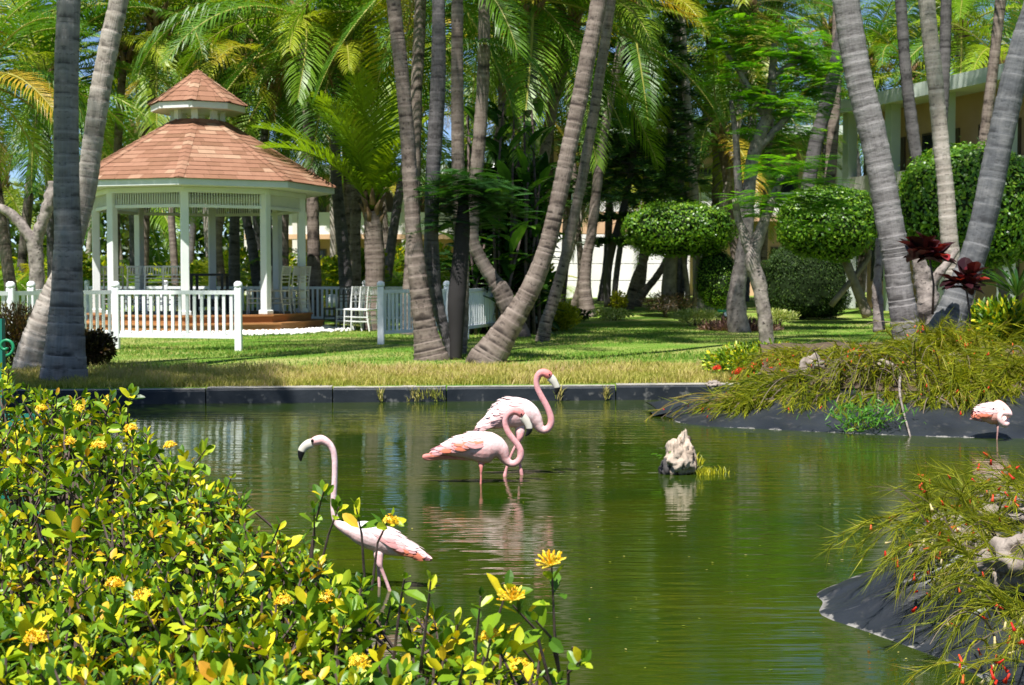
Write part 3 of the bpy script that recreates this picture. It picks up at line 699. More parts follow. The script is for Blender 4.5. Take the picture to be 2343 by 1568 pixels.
# ------------------------------------------------------------------ fences
def fence(label, pts, sp=.118, first=True):
    f = empty('picket_fence', (pts[0][0], pts[0][1], gz(pts[0][1])), label, 'fence', 'white picket fences around the gazebo')
    for i, p in enumerate(pts):
        z0 = gz(p[1])
        if p[2]:
            po = MB().box((p[0], p[1], z0 + .46), (.105, .105, .96), bev=.01).build('post', white_paint, f)
            cap = MB().tube([(p[0], p[1], z0 + .94), (p[0], p[1], z0 + .955), (p[0], p[1], z0 + .975), (p[0], p[1], z0 + 1.01), (p[0], p[1], z0 + 1.035)], [.05, .066, .066, .06, .03], 10)
            cap.build('post_cap', white_paint, po, True)
        if i == 0: continue
        a, b = Vector(pts[i - 1][:2] + (0,)), Vector(p[:2] + (0,)); d = (b - a).normalized()
        a0, b0 = a + d * .054, b - d * .054; up = Vector((0, 0, 1))
        za, zb = gz(a.y), gz(b.y)
        MB().bar(a0 + up * (za + .865), b0 + up * (zb + .865), .055, .06).build('top_rail', white_paint, f)
        MB().bar(a0 + up * (za + .20), b0 + up * (zb + .20), .05, .055).build('bottom_rail', white_paint, f)
        L_ = (b0 - a0).length; n = max(2, round(L_ / sp))
        me = MB().box((0, 0, .53), (.048, .022, .61)).me()
        me.materials.append(white_paint)
        for q in range(n):
            p_ = a0.lerp(b0, (q + .5) / n)
            M = Matrix.Translation((p_.x, p_.y, za + (zb - za) * (q + .5) / n)) @ Matrix.Rotation(math.atan2(d.y, d.x), 4, 'Z')
            link('picket', me, None, f, M)
    return f
def fp(vx, Y, post=1): return (at(vx, 700, Y).x, Y, post)
fence('white picket fence panel standing in front of the gazebo steps', [fp(265, 21.6), fp(545, 21.1)])
fence('white picket fence running left of the front panel behind the two leaning palms', [fp(263, 21.75, 0), fp(150, 20.9), fp(25, 20.0), fp(-120, 19.4)])
fence('white picket fence going back along the left side of the gazebo', [fp(72, 21.8), fp(120, 25.0), fp(175, 29.0)])
fence('long white picket fence across the back of the gazebo lawn', [fp(200, 33.0), fp(379, 32.4), fp(600, 31.9), fp(835, 31.0), fp(1000, 31.2)])
fence('white picket fence panel between the lawn chairs and the palm clump', [fp(871, 22.7), fp(1022, 24.4), fp(1066, 24.9)])
fence('white picket fence panel slanting back on the right of the palm clump', [fp(1067, 25.05, 0), fp(1157, 27.8)])

# ================================================================== BUILDINGS
def facade(name, label, A, B, z0, z1, floors, wall, colm, parapet, roofm, ncol, over=.9, depth=7, trim=True):
    """two-storey block whose front runs from A to B (ground points); galleries with columns and parapets"""
    A = Vector((A[0], A[1], 0)); B = Vector((B[0], B[1], 0)); d = (B - A).normalized(); n = Vector((d.y, -d.x, 0))
    if n.dot(A) > 0: n = -n
    Lg = (B - A).length; bld = empty(name, (A.x, A.y, z0), label, 'building')
    M = Matrix((d, -n, Vector((0, 0, 1)))).transposed().to_4x4()
    def B3(s0, s1, t0, t1, za, zb): # s along, t outward (+ = towards the viewer)
        c = A + d * ((s0 + s1) / 2) + n * ((t0 + t1) / 2); c.z = (za + zb) / 2
        return MB().box(c, (s1 - s0, abs(t1 - t0), zb - za), M)
    B3(0, Lg, -depth, -.9, z0 - .3, z1 - .2).build('wall', wall, bld)
    rf = B3(-.6, Lg + .6, -depth - .3, over, z1 - .2, z1 + .06).build('roof', roofm, bld)
    B3(-.65, Lg + .65, over, over + .05, z1 - .28, z1 + .1).build('roof_edge', pale_green_m, rf)
    hf = (z1 - .2 - z0) / floors
    for f in range(1, floors): B3(0, Lg, -.9, .02, z0 + f * hf - .22, z0 + f * hf).build('gallery_floor', wall, bld)
    sp = Lg / ncol
    for i in range(ncol + 1):
        s = min(i * sp, Lg - .3)
        B3(s, s + .32, -.32, 0, z0 - .3, z1 - .202).build('column', colm, bld)
    for f in range(floors):
        for i in range(ncol):
            s = i * sp; zb = z0 + f * hf
            if f > 0: B3(s + .325, s + sp - .005, -.2, -.06, zb, zb + 1.0).build('parapet', parapet, bld)
            B3(s + .6, s + .66 + .5, -.96, -.85, zb + .05, zb + 2.1).build('door', frame_m, bld)
            w = B3(s + sp * .55, s + sp * .55 + min(1.3, sp * .35), -.96, -.86, zb + .8, zb + 2.1).build('window', frame_m, bld)
            B3(s + sp * .55 + .07, s + sp * .55 + min(1.3, sp * .35) - .07, -.87, -.845, zb + .87, zb + 2.03).build('pane', glass_m, w)
    return bld
a = at(2460, 600, 33.5); b = at(1925, 600, 43.5)
facade('hotel_building', 'two-storey peach building with pale columns and balconies behind the right palms', a, b, .45, 6.62, 2, peach_m, pale_green_m, cream_m, white_wall_m, 4, .45)
a = at(1930, 600, 60); b = at(1225, 600, 60)
facade('hotel_building', 'peach building with a white roof behind the clipped trees in the middle', a, b, .6, 7.6, 2, peach_m, cream_m, white_wall_m, white_wall_m, 4, 1.2)
a = at(1060, 600, 64); b = at(560, 600, 64)
facade('hotel_building', 'distant peach building glimpsed between the trunks right of the gazebo', a, b, .6, 6.3, 2, peach_m, cream_m, white_wall_m, white_wall_m, 4, 1.0)
# bright garden wall of three courses
gw = empty('garden_wall', at(1390, 680, 56).xy.to_3d() + Vector((0, 0, .6)), 'bright white garden wall with two joints seen behind slanting palm trunks', 'wall')
x0, x1 = at(1228, 600, 56).x, at(1575, 600, 56).x; zz_ = [.4, 1.25, 1.92, 3.1, 4.0]
for i in range(4): MB().box(((x0 + x1) / 2, 56.1, (zz_[i] + zz_[i + 1]) / 2), (x1 - x0, .25, zz_[i + 1] - zz_[i] - .025), bev=.01).build('wall_course', white_wall_m if i < 3 else peach_m, gw)
MB().box(((x0 + x1) / 2, 56.16, 2.2), (x1 - x0 - .02, .22, 3.6)).build('mortar_core', frame_m, gw)

# ================================================================== PALMS
def make_frond(Ln, e0, bend, seed, nl=62, ll=.82, dr=.5, w=.042, curl=0.0):
    rg = random.Random(seed); n = 24; P = [np.zeros(3)]; E = []; yaw = 0
    for i in range(n):
        s = i / (n - 1); e = e0 - bend * s ** 1.25; E.append(e); yaw += curl * (.5 + s) / n
        P.append(P[-1] + np.array([math.cos(e) * math.cos(yaw), math.cos(e) * math.sin(yaw), math.sin(e)]) * Ln / n)
    P = np.array(P[:-1]); V, f, _ = loft(P, [.028 * (1 - .88 * (i / (n - 1))) + .003 for i in range(n)], 4)
    mb_r = (V, f)
    vs, fs, rn = [], [], []
    T = norm(np.gradient(P, axis=0))
    for i in range(nl):
        s = .13 + .87 * (i / (nl - 1)) ** .95; k = s * (n - 1); a = int(min(k, n - 2)); p = P[a] * (1 - (k - a)) + P[a + 1] * (k - a); t = T[a]
        sd = norm(np.cross(np.array([0, 0, 1.]), t)) if abs(t[2]) < .97 else np.array([0, 1., 0]); up = np.cross(t, sd)
        lng = ll * (math.sin(math.pi * (.12 + .80 * s)) ** .7) * rg.uniform(.88, 1.08)
        for sg in (-1, 1):
            if rg.random() < .03: continue
            an = math.radians(18 + 38 * s + rg.uniform(-6, 6)); d = sd * sg * math.cos(an) + t * math.sin(an) + up * (.22 + rg.uniform(-.1, .1))
            d = norm(d); q = p.copy(); g = dr * rg.uniform(.7, 1.35); b = len(vs)
            st = [q]
            for j in range(3):
                q = q + d * lng / 3; st.append(q); d = norm(d + np.array([0, 0, -1.]) * g * (.55 + .45 * j))
            ww = w * rg.uniform(.85, 1.15); wt = [ww * .55, ww, ww * .75, 0]
            for j in range(3): vs += [st[j] - t * wt[j] / 2, st[j] + t * wt[j] / 2]
            vs.append(st[3]); fs += [(b, b + 1, b + 3, b + 2), (b + 2, b + 3, b + 5, b + 4), (b + 4, b + 5, b + 6)]
    nlv = len(vs); vs = list(vs) + [tuple(q) for q in mb_r[0]]; fs = fs + [tuple(j + nlv for j in g_) for g_ in mb_r[1]]
    me = mesh(vs, fs); me.materials.append(frond_m); me.materials.append(rachis_m)
    mi = np.zeros(len(me.polygons), dtype=np.int32); mi[-len(mb_r[1]):] = 1; me.polygons.foreach_set('material_index', mi)
    return me
VAR = {}
for e in (75, 55, 35, 15, -10, -40):
    VAR[e] = []
    for s in range(3):
        bend = {75: 1.35, 55: 1.45, 35: 1.5, 15: 1.35, -10: 1.1, -40: .75}[e] + random.uniform(-.2, .2)
        VAR[e].append(make_frond(random.uniform(3.3, 4.0), math.radians(e), bend, e * 10 + s, dr=random.uniform(.4, .7), curl=random.uniform(-.35, .35)))
DEAD = []
for s in range(3):
    me = make_frond(2.9, math.radians(-55), .55, 900 + s, nl=44, ll=.6, dr=1.1, w=.03); me.materials.clear(); me.materials.append(frond_dead); me.materials.append(frond_dead); DEAD.append(me)
YOUNG = []
for s in range(6):
    me = make_frond(random.uniform(3.0, 3.6), math.radians([82, 74, 66, 55, 78, 70][s]), [.55, .8, 1.0, 1.35, .4, 1.2][s], 700 + s, nl=70, ll=.85, dr=.28, w=.045); me.materials.clear(); me.materials.append(frond_young); me.materials.append(rachis_m); YOUNG.append(me)
BOOT = []
for s in range(3):
    mb = MB()
    for i in range(13):
        a = i * 2.4 + s; z = -.45 + .05 * i; r = .13
        mb.tube([(r * math.cos(a), r * math.sin(a), z), (r * 1.5 * math.cos(a), r * 1.5 * math.sin(a), z + .2), (r * 2.4 * math.cos(a), r * 2.4 * math.sin(a), z + .34)], [.075, .06, .012], 5)
    BOOT.append(mb.me(True))
def crown(palm, top, nfr, seed, scale=1.0, emin=-40, dead=1, young=False, az0=None):
    rg = random.Random(seed); keys = [75, 55, 35, 15, -10, -40]
    keys = [k for k in keys if k >= emin]
    for i in range(nfr):
        az = (az0 or 0) + i * 2.39996 + rg.uniform(-.3, .3); q = i / max(1, nfr - 1); k = keys[min(len(keys) - 1, int(q * len(keys)))]
        me = rg.choice(YOUNG) if young else rg.choice(VAR[k]); s = scale * rg.uniform(.85, 1.1)
        M = Matrix.Translation(top) @ Matrix.Rotation(az, 4, 'Z') @ Matrix.Rotation(rg.uniform(-.25, .25), 4, 'X') @ Matrix.Rotation(rg.uniform(-.12, .12), 4, 'Y') @ Matrix.Scale(s, 4)
        link('frond', me, None, palm, M)
    for i in range(dead):
        link('dead_frond', rg.choice(DEAD), None, palm, Matrix.Translation(top - Vector((0, 0, .2))) @ Matrix.Rotation(rg.uniform(0, 6.28), 4, 'Z') @ Matrix.Scale(scale * rg.uniform(.6, .9), 4))
    link('boots', rg.choice(BOOT), boot_m, palm, Matrix.Translation(top) @ Matrix.Rotation(rg.uniform(0, 6), 4, 'Z') @ Matrix.Scale(scale * rg.uniform(.9, 1.2), 4))
def trunk_mesh(P3, R3, step=.035, nseg=14, ridge=.05, ringsp=.11, seed=0):
    rg = random.Random(seed); P3 = np.asarray([tuple(p) for p in P3]); seg = np.linalg.norm(np.diff(P3, axis=0), axis=1).sum()
    n = max(12, int(seg / step)); P = catmull(P3, n); Rr = np.clip(catmull(np.stack([R3] * 3, 1), n)[:, 0], min(R3) * .8, None)
    s = np.concatenate([[0], np.cumsum(np.linalg.norm(np.diff(P, axis=0), axis=1))])
    rings = [0]
    while rings[-1] < s[-1] + 1: rings.append(rings[-1] + ringsp * rg.choice([rg.uniform(.35, .8), rg.uniform(.7, 1.3), rg.uniform(1.1, 1.9)]))
    rings = np.array(rings); idx = np.searchsorted(rings, s, 'right') - 1; fr = (s - rings[idx]) / (rings[np.clip(idx + 1, 0, len(rings) - 1)] - rings[idx] + 1e-6)
    a = np.linspace(0, 2 * np.pi, nseg, endpoint=False); T, Nn, B = frames(P)
    # saw-tooth: each leaf scar stands proud at its upper rim; the rim is tilted and uneven
    V = np.zeros((n, nseg, 3)); PH_ = np.zeros((n, nseg))
    for j in range(nseg):
        ph = .35 * np.array([mnoise.noise(Vector((math.cos(a[j]) * .9, math.sin(a[j]) * .9, float(q) * .7 + seed))) for q in rings])
        f2 = np.clip(fr + ph[idx], 0, 1); lum = np.array([mnoise.noise(Vector((math.cos(a[j]) * 1.3, math.sin(a[j]) * 1.3, float(q) * 2.1 + seed * 3.7))) for q in s])
        PH_[:, j] = f2
        rad = Rr * (1 - ridge * .5 + ridge * f2 ** 2) * (1 + .06 * lum)
        V[:, j] = P + Nn * (np.cos(a[j]) * rad)[:, None] + B * (np.sin(a[j]) * rad)[:, None]
    fa = []; uv = np.zeros((n, nseg, 2)); uv[:, :, 0] = np.abs(np.linspace(-1, 1, nseg, endpoint=False))[None]; uv[:, :, 1] = s[:, None]
    i, j = np.meshgrid(np.arange(n - 1), np.arange(nseg), indexing='ij'); j2 = (j + 1) % nseg
    fa = np.stack([i * nseg + j, i * nseg + j2, (i + 1) * nseg + j2, (i + 1) * nseg + j], -1).reshape(-1, 4)
    return mesh(V.reshape(-1, 3), fa, True, uv=uv.reshape(-1, 2), rnd=PH_.ravel()), P[-1]
def palm(label, pts, Y, mat, height=None, nfr=16, seed=1, group=None, scale=1.0, dY=0.0, step=.035, ridge=.05, ringsp=.11, emin=-40, dead=1, sink=.12, nseg=14, young=False, name='palm_tree'):
    """pts: (picture x, picture y, width in picture units) from base to top at depth Y; then grown on to 'height' metres"""
    P3, R3 = [], []; n = len(pts)
    for i, (vx, vy, w) in enumerate(pts):
        yy_ = Y + dY * i / max(1, n - 1); P3.append(np.array(at(vx, vy, yy_))); R3.append(w / 2 / px(yy_))
    if P3[0][2] > gz(Y) + .06:              # foot hidden in the picture: carry the trunk on down to the ground
        d = norm(P3[0] - P3[1]); d = norm(d + np.array([0, 0, -.6])); L0 = (P3[0][2] - gz(Y)) / -d[2]; w0 = R3[0]
        for f_ in (.5, 1.0): P3.insert(0, P3[1 if f_ == 1.0 else 0] + d * L0 * f_); R3.insert(0, w0 * (1 + .18 * f_))
    P3.insert(0, P3[0] - np.array([0, 0, sink]) - (P3[1] - P3[0]) * .05); R3.insert(0, R3[0] * 1.04)
    if height and P3[-1][2] < height:
        d = norm(P3[-1] - P3[-2]); q = P3[-1]; k = max(2, int((height - q[2]) / 1.2)); dz = (height - q[2]) / k
        for i in range(k):
            d = norm(d * np.array([.8, .8, 1]) + np.array([0, 0, .12])); q = q + d * dz / max(.3, d[2]); P3.append(q); R3.append(R3[-1] * .985)
    base = Vector(P3[1]); t = empty(name, base, label, 'palm', group)
    me, top = trunk_mesh(P3, R3, step, nseg, ridge, ringsp, seed); link('trunk', me, mat, t)
    crown(t, Vector(top) + Vector((0, 0, .1)), nfr, seed, scale, emin, dead, young)
    return t
NP = 'coconut palms on the pond lawn'
palm('thick shaded palm trunk rising at the left by the pond kerb', [(146, 876, 112), (147, 830, 100), (150, 770, 86), (152, 700, 76), (155, 560, 62), (152, 400, 57), (152, 200, 55), (157, 0, 52)], 15.7, bark_grey, 14, 10, 11, NP, ridge=.035, ringsp=.13, step=.025, nseg=20)
palm('pale sunlit palm leaning right behind the thick left trunk', [(70, 846, 84), (90, 770, 72), (118, 690, 62), (150, 615, 52), (178, 520, 44), (197, 440, 45), (210, 340, 46), (228, 220, 46), (250, 100, 45), (272, 0, 43)], 17.0, bark_pale, 13.5, 10, 12, NP, ridge=.06, ringsp=.12, step=.03, nseg=18)
palm('brown ringed palm at the left of the middle clump', [(988, 828, 86), (973, 757, 58), (958, 654, 46), (945, 520, 37), (931, 300, 34), (917, 150, 33), (900, 0, 33)], 18.6, bark_brown, 14.5, 7, 13, NP, ridge=.07, ringsp=.1, step=.03)
palm('slim grey shaded palm in the centre of the middle clump', [(1040, 825, 26), (1018, 760, 26), (1007, 721, 27), (994, 654, 32), (988, 587, 36), (987, 526, 34), (990, 400, 34), (998, 267, 36), (1003, 160, 35), (1003, 0, 30)], 19.0, bark_dark, 15, 6, 14, NP, ridge=.06, ringsp=.12, step=.03)
palm('heavy palm leaning far right from the middle clump', [(1112, 832, 95), (1142, 780, 70), (1182, 718, 52), (1217, 655, 46), (1243, 590, 42), (1262, 523, 40), (1285, 420, 38), (1303, 330, 38), (1325, 230, 38), (1342, 140, 38), (1370, 0, 37)], 18.2, bark_brown, 14, 7, 15, NP, ridge=.05, ringsp=.12, step=.03, nseg=18)
palm('narrow palm trunk close behind the heavy leaning palm', [(1250, 735, 30), (1262, 700, 28), (1290, 600, 25), (1325, 440, 24), (1355, 278, 24), (1372, 170, 24), (1398, 0, 23)], 24, bark_brown, 13, 6, 16, NP, ridge=.08, ringsp=.1)
palm('palm trunk rising straight behind the small smooth tree of the clump', [(1052, 800, 34), (1056, 700, 34), (1055, 560, 34), (1048, 400, 31), (1046, 200, 29), (1046, 0, 27)], 20.2, bark_brown, 13.5, 6, 17, NP, ridge=.08, ringsp=.09)
palm('grey ribbed palm leaning left on the right bank', [(2076, 800, 66), (2067, 720, 63), (2058, 660, 60), (2050, 600, 60), (2037, 520, 62), (2003, 340, 62), (1963, 168, 61), (1936, 0, 60)], 17.4, bark_grey, 14, 9, 18, NP, ridge=.055, ringsp=.13, step=.025, nseg=18)
palm('slim cream palm trunk between the two big right palms', [(2185, 720, 40), (2180, 640, 40), (2173, 570, 40), (2163, 430, 38), (2153, 335, 36), (2137, 168, 36), (2119, 0, 38)], 19.6, bark_pale, 14.5, 9, 19, NP, ridge=.06, ringsp=.12, step=.03)
palm('dark shaded palm leaning right at the right edge', [(2150, 800, 108), (2172, 735, 78), (2200, 660, 64), (2225, 590, 59), (2246, 520, 60), (2276, 380, 60), (2305, 240, 59), (2335, 120, 58), (2385, -40, 56)], 15.6, bark_slate_shaded, 14, 9, 20, NP, ridge=.045, ringsp=.15, step=.025, nseg=18)
BP = 'palms standing farther back'
specs = [
 ('brown palm whose crown spreads left of the dark conifer', [(1342, 708, 40), (1338, 654, 30), (1343, 587, 26), (1354, 526, 24), (1377, 335, 22), (1409, 168, 21), (1436, 20, 22)], 37, bark_brown, None, 18),
 ('pale slanting palm leftmost before the white garden wall', [(1273, 700, 22), (1278, 657, 18), (1294, 604, 16), (1309, 561, 15), (1326, 500, 15), (1352, 380, 14), (1372, 200, 13), (1380, -60, 13)], 42, bark_pale, 13.5, 9),
 ('thin bowed palm before the white wall touching the straight brown one', [(1314, 699, 20), (1327, 646, 16), (1327, 583, 15), (1322, 520, 14), (1312, 380, 14), (1300, 230, 13), (1292, 90, 13)], 41, bark_brown, None, 16),
 ('thin palm right beside the dark conifer trunk', [(1405, 704, 16), (1407, 657, 15), (1413, 604, 14), (1422, 540, 14), (1440, 400, 13), (1460, 200, 12), (1470, -120, 12)], 43, bark_dark, 14, 9),
 ('palm leaning right under the clipped canopy tree', [(1437, 708, 28), (1453, 640, 21), (1476, 585, 19), (1505, 480, 18), (1530, 330, 17), (1545, 100, 16), (1550, -60, 16)], 42, bark_brown, 14, 9),
 ('short-bowed palm strongly leaning right before the white wall', [(1462, 686, 22), (1480, 660, 18), (1501, 634, 17), (1526, 593, 17), (1556, 520, 17), (1590, 400, 16), (1615, 250, 15), (1630, 90, 15)], 44, bark_brown, None, 16),
 ('pale palm trunk standing behind the clipped canopy tree', [(1594, 560, 22), (1590, 466, 21), (1577, 302, 20), (1566, 168, 19), (1559, 40, 18), (1555, -90, 18)], 40.5, bark_pale, 13.5, 9),
 ('cream palm trunk leaning right behind the feathery tree', [(1640, 560, 22), (1657, 468, 21), (1676, 352, 18), (1690, 268, 16), (1706, 120, 15), (1712, 20, 15)], 42, bark_pale, None, 16),
 ('dark palm leaning right in front of the hotel columns', [(1838, 520, 36), (1848, 430, 35), (1868, 320, 33), (1892, 230, 32), (1925, 80, 30), (1940, -60, 28)], 36.5, bark_dark, 13.5, 9),
 ('straight brown palm at the corner of the hotel', [(1893, 560, 28), (1897, 430, 27), (1908, 260, 26), (1915, 100, 25), (1918, -80, 24)], 37.5, bark_brown, 14.5, 9),
 ('dark palm trunk left of the slim cream right palm', [(2110, 560, 30), (2102, 400, 28), (2090, 320, 28), (2072, 168, 26), (2060, 0, 26), (2054, -120, 25)], 30.5, bark_dark, 14, 8),
 ('dark palm behind the slim cream right palm', [(2128, 540, 28), (2138, 400, 27), (2152, 300, 27), (2160, 150, 26), (2164, 0, 25), (2166, -140, 25)], 31.5, bark_dark, 15, 8),
 ('thin palm before the hotel roof at the far right', [(2238, 420, 26), (2256, 280, 25), (2272, 150, 24), (2288, 10, 24), (2294, -60, 23)], 31, bark_brown, 13, 8),
 ('stout palm trunk just right of the gazebo', [(719, 658, 34), (717, 560, 30), (714, 440, 28), (706, 300, 26), (699, 200, 25), (694, 110, 24), (691, 52, 24)], 31.8, bark_brown, None, 15),
 ('dark blue-grey palm leaning left beside the gazebo', [(792, 660, 34), (785, 570, 30), (774, 470, 27), (768, 380, 25), (770, 240, 24), (776, 140, 22)], 33.0, bark_dark, None, 17),
 ('upright brown palm between gazebo and young palm', [(812, 662, 30), (812, 560, 27), (815, 440, 25), (822, 300, 23), (830, 170, 22), (833, 70, 22)], 34, bark_brown, None, 18),
 ('palm rising behind the left palm of the middle clump', [(938, 655, 34), (945, 520, 31), (948, 380, 30), (952, 220, 29), (960, 60, 28), (964, -80, 28)], 27, bark_brown, None, 15),
 ('brown palm bending over at the right of the middle clump', [(1148, 668, 44), (1128, 640, 34), (1098, 590, 31), (1080, 540, 31), (1086, 440, 32), (1098, 300, 31), (1106, 150, 29), (1108, -40, 28)], 26, bark_brown, 13, 8),
 ('thin palm trunk close to the dark leafy thicket', [(1142, 668, 26), (1128, 600, 23), (1118, 520, 21), (1125, 400, 20), (1148, 250, 20), (1140, 120, 19), (1128, -20, 19)], 30, bark_brown, None, 16),
 ('dark straight palm high above the broad-leaved thicket', [(1205, 560, 30), (1210, 400, 28), (1214, 240, 27), (1217, 120, 27), (1219, 10, 27)], 29, bark_dark, None, 17),
 ('palm curving right with brown leaf bases above the thicket', [(1232, 560, 30), (1236, 440, 28), (1245, 360, 27), (1263, 250, 26), (1284, 170, 26), (1296, 105, 26), (1303, 62, 27)], 30.5, bark_brown, None, 18),
 ('thin dark palm seen left of the thick left trunk', [(118, 600, 20), (113, 450, 18), (108, 330, 17), (108, 240, 16), (104, 190, 16)], 34, bark_dark, None, 17),
 ('palm rising between the left trunks and the gazebo roof', [(262, 600, 22), (266, 460, 20), (270, 330, 19), (276, 220, 18), (284, 120, 18)], 35, bark_brown, None, 17),
 ('grey palm behind the left edge of the gazebo roof', [(330, 520, 24), (338, 380, 22), (345, 270, 22), (352, 180, 21), (362, 60, 20)], 35, bark_brown, None, 18),
 ('palm leaning at the far left edge behind the fence', [(28, 680, 30), (14, 590, 26), (2, 500, 24), (-14, 380, 22), (-40, 200, 22)], 30, bark_brown, None, 17),
 ('palm with a brown crown base above the young palm', [(800, 560, 26), (796, 400, 24), (790, 250, 24), (786, 150, 26), (784, 120, 26)], 38, bark_brown, None, 18),
 ('curved dark palm right of the gazebo cupola', [(612, 520, 22), (603, 380, 19), (606, 300, 18), (622, 240, 17), (630, 190, 17)], 36, bark_dark, None, 17),
 ('palm behind the back posts of the gazebo leaning right', [(508, 655, 22), (498, 560, 20), (506, 480, 20), (520, 380, 18), (540, 200, 17), (560, 60, 17)], 37, bark_brown, None, 17),
 ('dark palm behind the gazebo between the back posts', [(536, 655, 28), (536, 560, 25), (538, 440, 23), (545, 300, 21), (555, 150, 20)], 38, bark_dark, None, 16),
 ('palm seen through the left bay of the gazebo', [(402, 655, 18), (396, 560, 17), (392, 470, 16), (400, 300, 15), (410, 110, 15)], 41, bark_brown, None, 16),
 ('slanted palm seen through the right bay of the gazebo', [(590, 655, 26), (576, 560, 23), (560, 480, 21), (540, 330, 20), (520, 90, 19)], 40, bark_dark, None, 16),
 ('palm above the feathery tree with hanging fronds', [(1745, 560, 22), (1752, 400, 20), (1765, 200, 19), (1772, 40, 18)], 44, bark_brown, None, 18),
]
for i, (lab, pts, Y, mt, hgt, nf) in enumerate(specs):
    palm(lab, pts, Y, mt, hgt, nf, 100 + i, BP, 1.05, step=.06, nseg=10, ridge=.08, ringsp=.12, dead=2 if i % 2 else 1)
# its great arching frond above the gazebo, and the drooping frond at the left edge
HERO = make_frond(4.5, math.radians(24), 1.75, 4242, nl=80, ll=1.15, dr=.95, w=.05)
for o_ in list(COL.objects):
    if o_.type == 'EMPTY' and o_.get('label') == 'stout palm trunk just right of the gazebo':
        link('frond', HERO, None, o_, Matrix.Translation(at(691, 58, 31.6)) @ Matrix.Rotation(math.pi + .12, 4, 'Z'))
    if o_.type == 'EMPTY' and o_.get('label') == 'palm leaning at the far left edge behind the fence':
        link('frond', HERO, None, o_, Matrix.Translation(at(-40, 200, 30)) @ Matrix.Rotation(-.35, 4, 'Z') @ Matrix.Scale(.72, 4))
    if o_.type == 'EMPTY' and o_.get('label') == 'palm rising behind the left palm of the middle clump':
        link('frond', HERO, None, o_, Matrix.Translation(at(985, 130, 26)) @ Matrix.Rotation(-.15, 4, 'Z') @ Matrix.Scale(.62, 4))
# the young palm with tall upright fronds
yp = palm('young palm with tall upright fronds right of the gazebo', [(858, 660, 46), (858, 600, 46), (855, 540, 44), (852, 485, 40)], 29.5, bark_brown, None, 0, 55, None, 1.0, young=True, dead=0)
for az, i, s, tl in [(1.9, 4, .88, -.06), (3.25, 2, .98, .15), (2.75, 1, .95, 0), (.25, 1, .82, 0), (-.3, 3, .8, 0), (1.2, 0, .92, 0), (3.6, 3, .95, 0), (-1.3, 0, .95, -.02), (-1.75, 4, .92, .02), (-2.2, 1, .85, 0), (-.7, 5, .7, 0)]:
    link('frond', YOUNG[i], None, yp, Matrix.Translation(at(852, 478, 29.5)) @ Matrix.Rotation(az, 4, 'Z') @ Matrix.Rotation(tl, 4, 'Y') @ Matrix.Scale(s, 4))
# a palm beyond the left edge: its crown throws the shade that lies on the left trunk and grass
t = empty('palm_tree', (-8.6, 9.6, .2), 'palm beyond the left edge whose crown shades the kerb and thick left trunk', 'palm', NP)
me, top = trunk_mesh([(-8.6, 9.6, .1), (-8.5, 9.6, 3), (-8.1, 9.5, 6.5), (-7.6, 9.4, 10)], [.26, .2, .17, .15], .06, 12, .05, .13, 77); link('trunk', me, bark_grey, t); crown(t, Vector(top), 20, 77, 1.0, -10, 0)
t = empty('palm_tree', (-7.0, 11.1, .2), 'second palm beyond the left edge whose crown shades the thick left trunk', 'palm', NP)
me, top = trunk_mesh([(-7.0, 11.1, .1), (-6.9, 11.1, 3), (-6.8, 11.1, 7), (-6.6, 11.1, 10.8)], [.24, .19, .16, .14], .06, 12, .05, .13, 78); link('trunk', me, bark_grey, t); crown(t, Vector(top), 22, 78, .6, -10, 0)
# background grove: crowns that fill the upper picture
rg = random.Random(5); k = 0
LMK = [(-400, 0, 'beyond the left edge'), (0, 120, 'behind the thick left palm'), (120, 260, 'behind the pale leaning palm'), (260, 380, 'behind the left end of the gazebo'), (380, 540, 'behind the cupola of the gazebo'), (540, 700, 'behind the right end of the gazebo'), (700, 800, 'in the gap right of the gazebo'), (800, 900, 'behind the young palm'),
       (900, 1000, 'behind the brown ringed palm'), (1000, 1130, 'behind the middle palm clump'), (1130, 1250, 'behind the broad-leaved thicket'), (1250, 1400, 'behind the heavy leaning palm'), (1400, 1550, 'behind the dark conifer'), (1550, 1680, 'behind the clipped canopy tree'), (1680, 1850, 'behind the twisted feathery tree'), (1850, 2000, 'behind the grey ribbed palm'), (2000, 2160, 'behind the slim cream palm'), (2160, 9999, 'above the hotel roof')]
USED = {}
def where(pre, vx):
    w = [c for a, b, c in LMK if a <= vx < b] or [LMK[0][2]]; s = pre + ' ' + w[0]; USED[s] = USED.get(s, 0) + 1
    return s if USED[s] == 1 else s + [' (second)', ' (third)', ' (fourth)', ' (fifth)'][min(3, USED[s] - 2)]
FILL = 'dense coconut grove behind the gazebo and lawn'
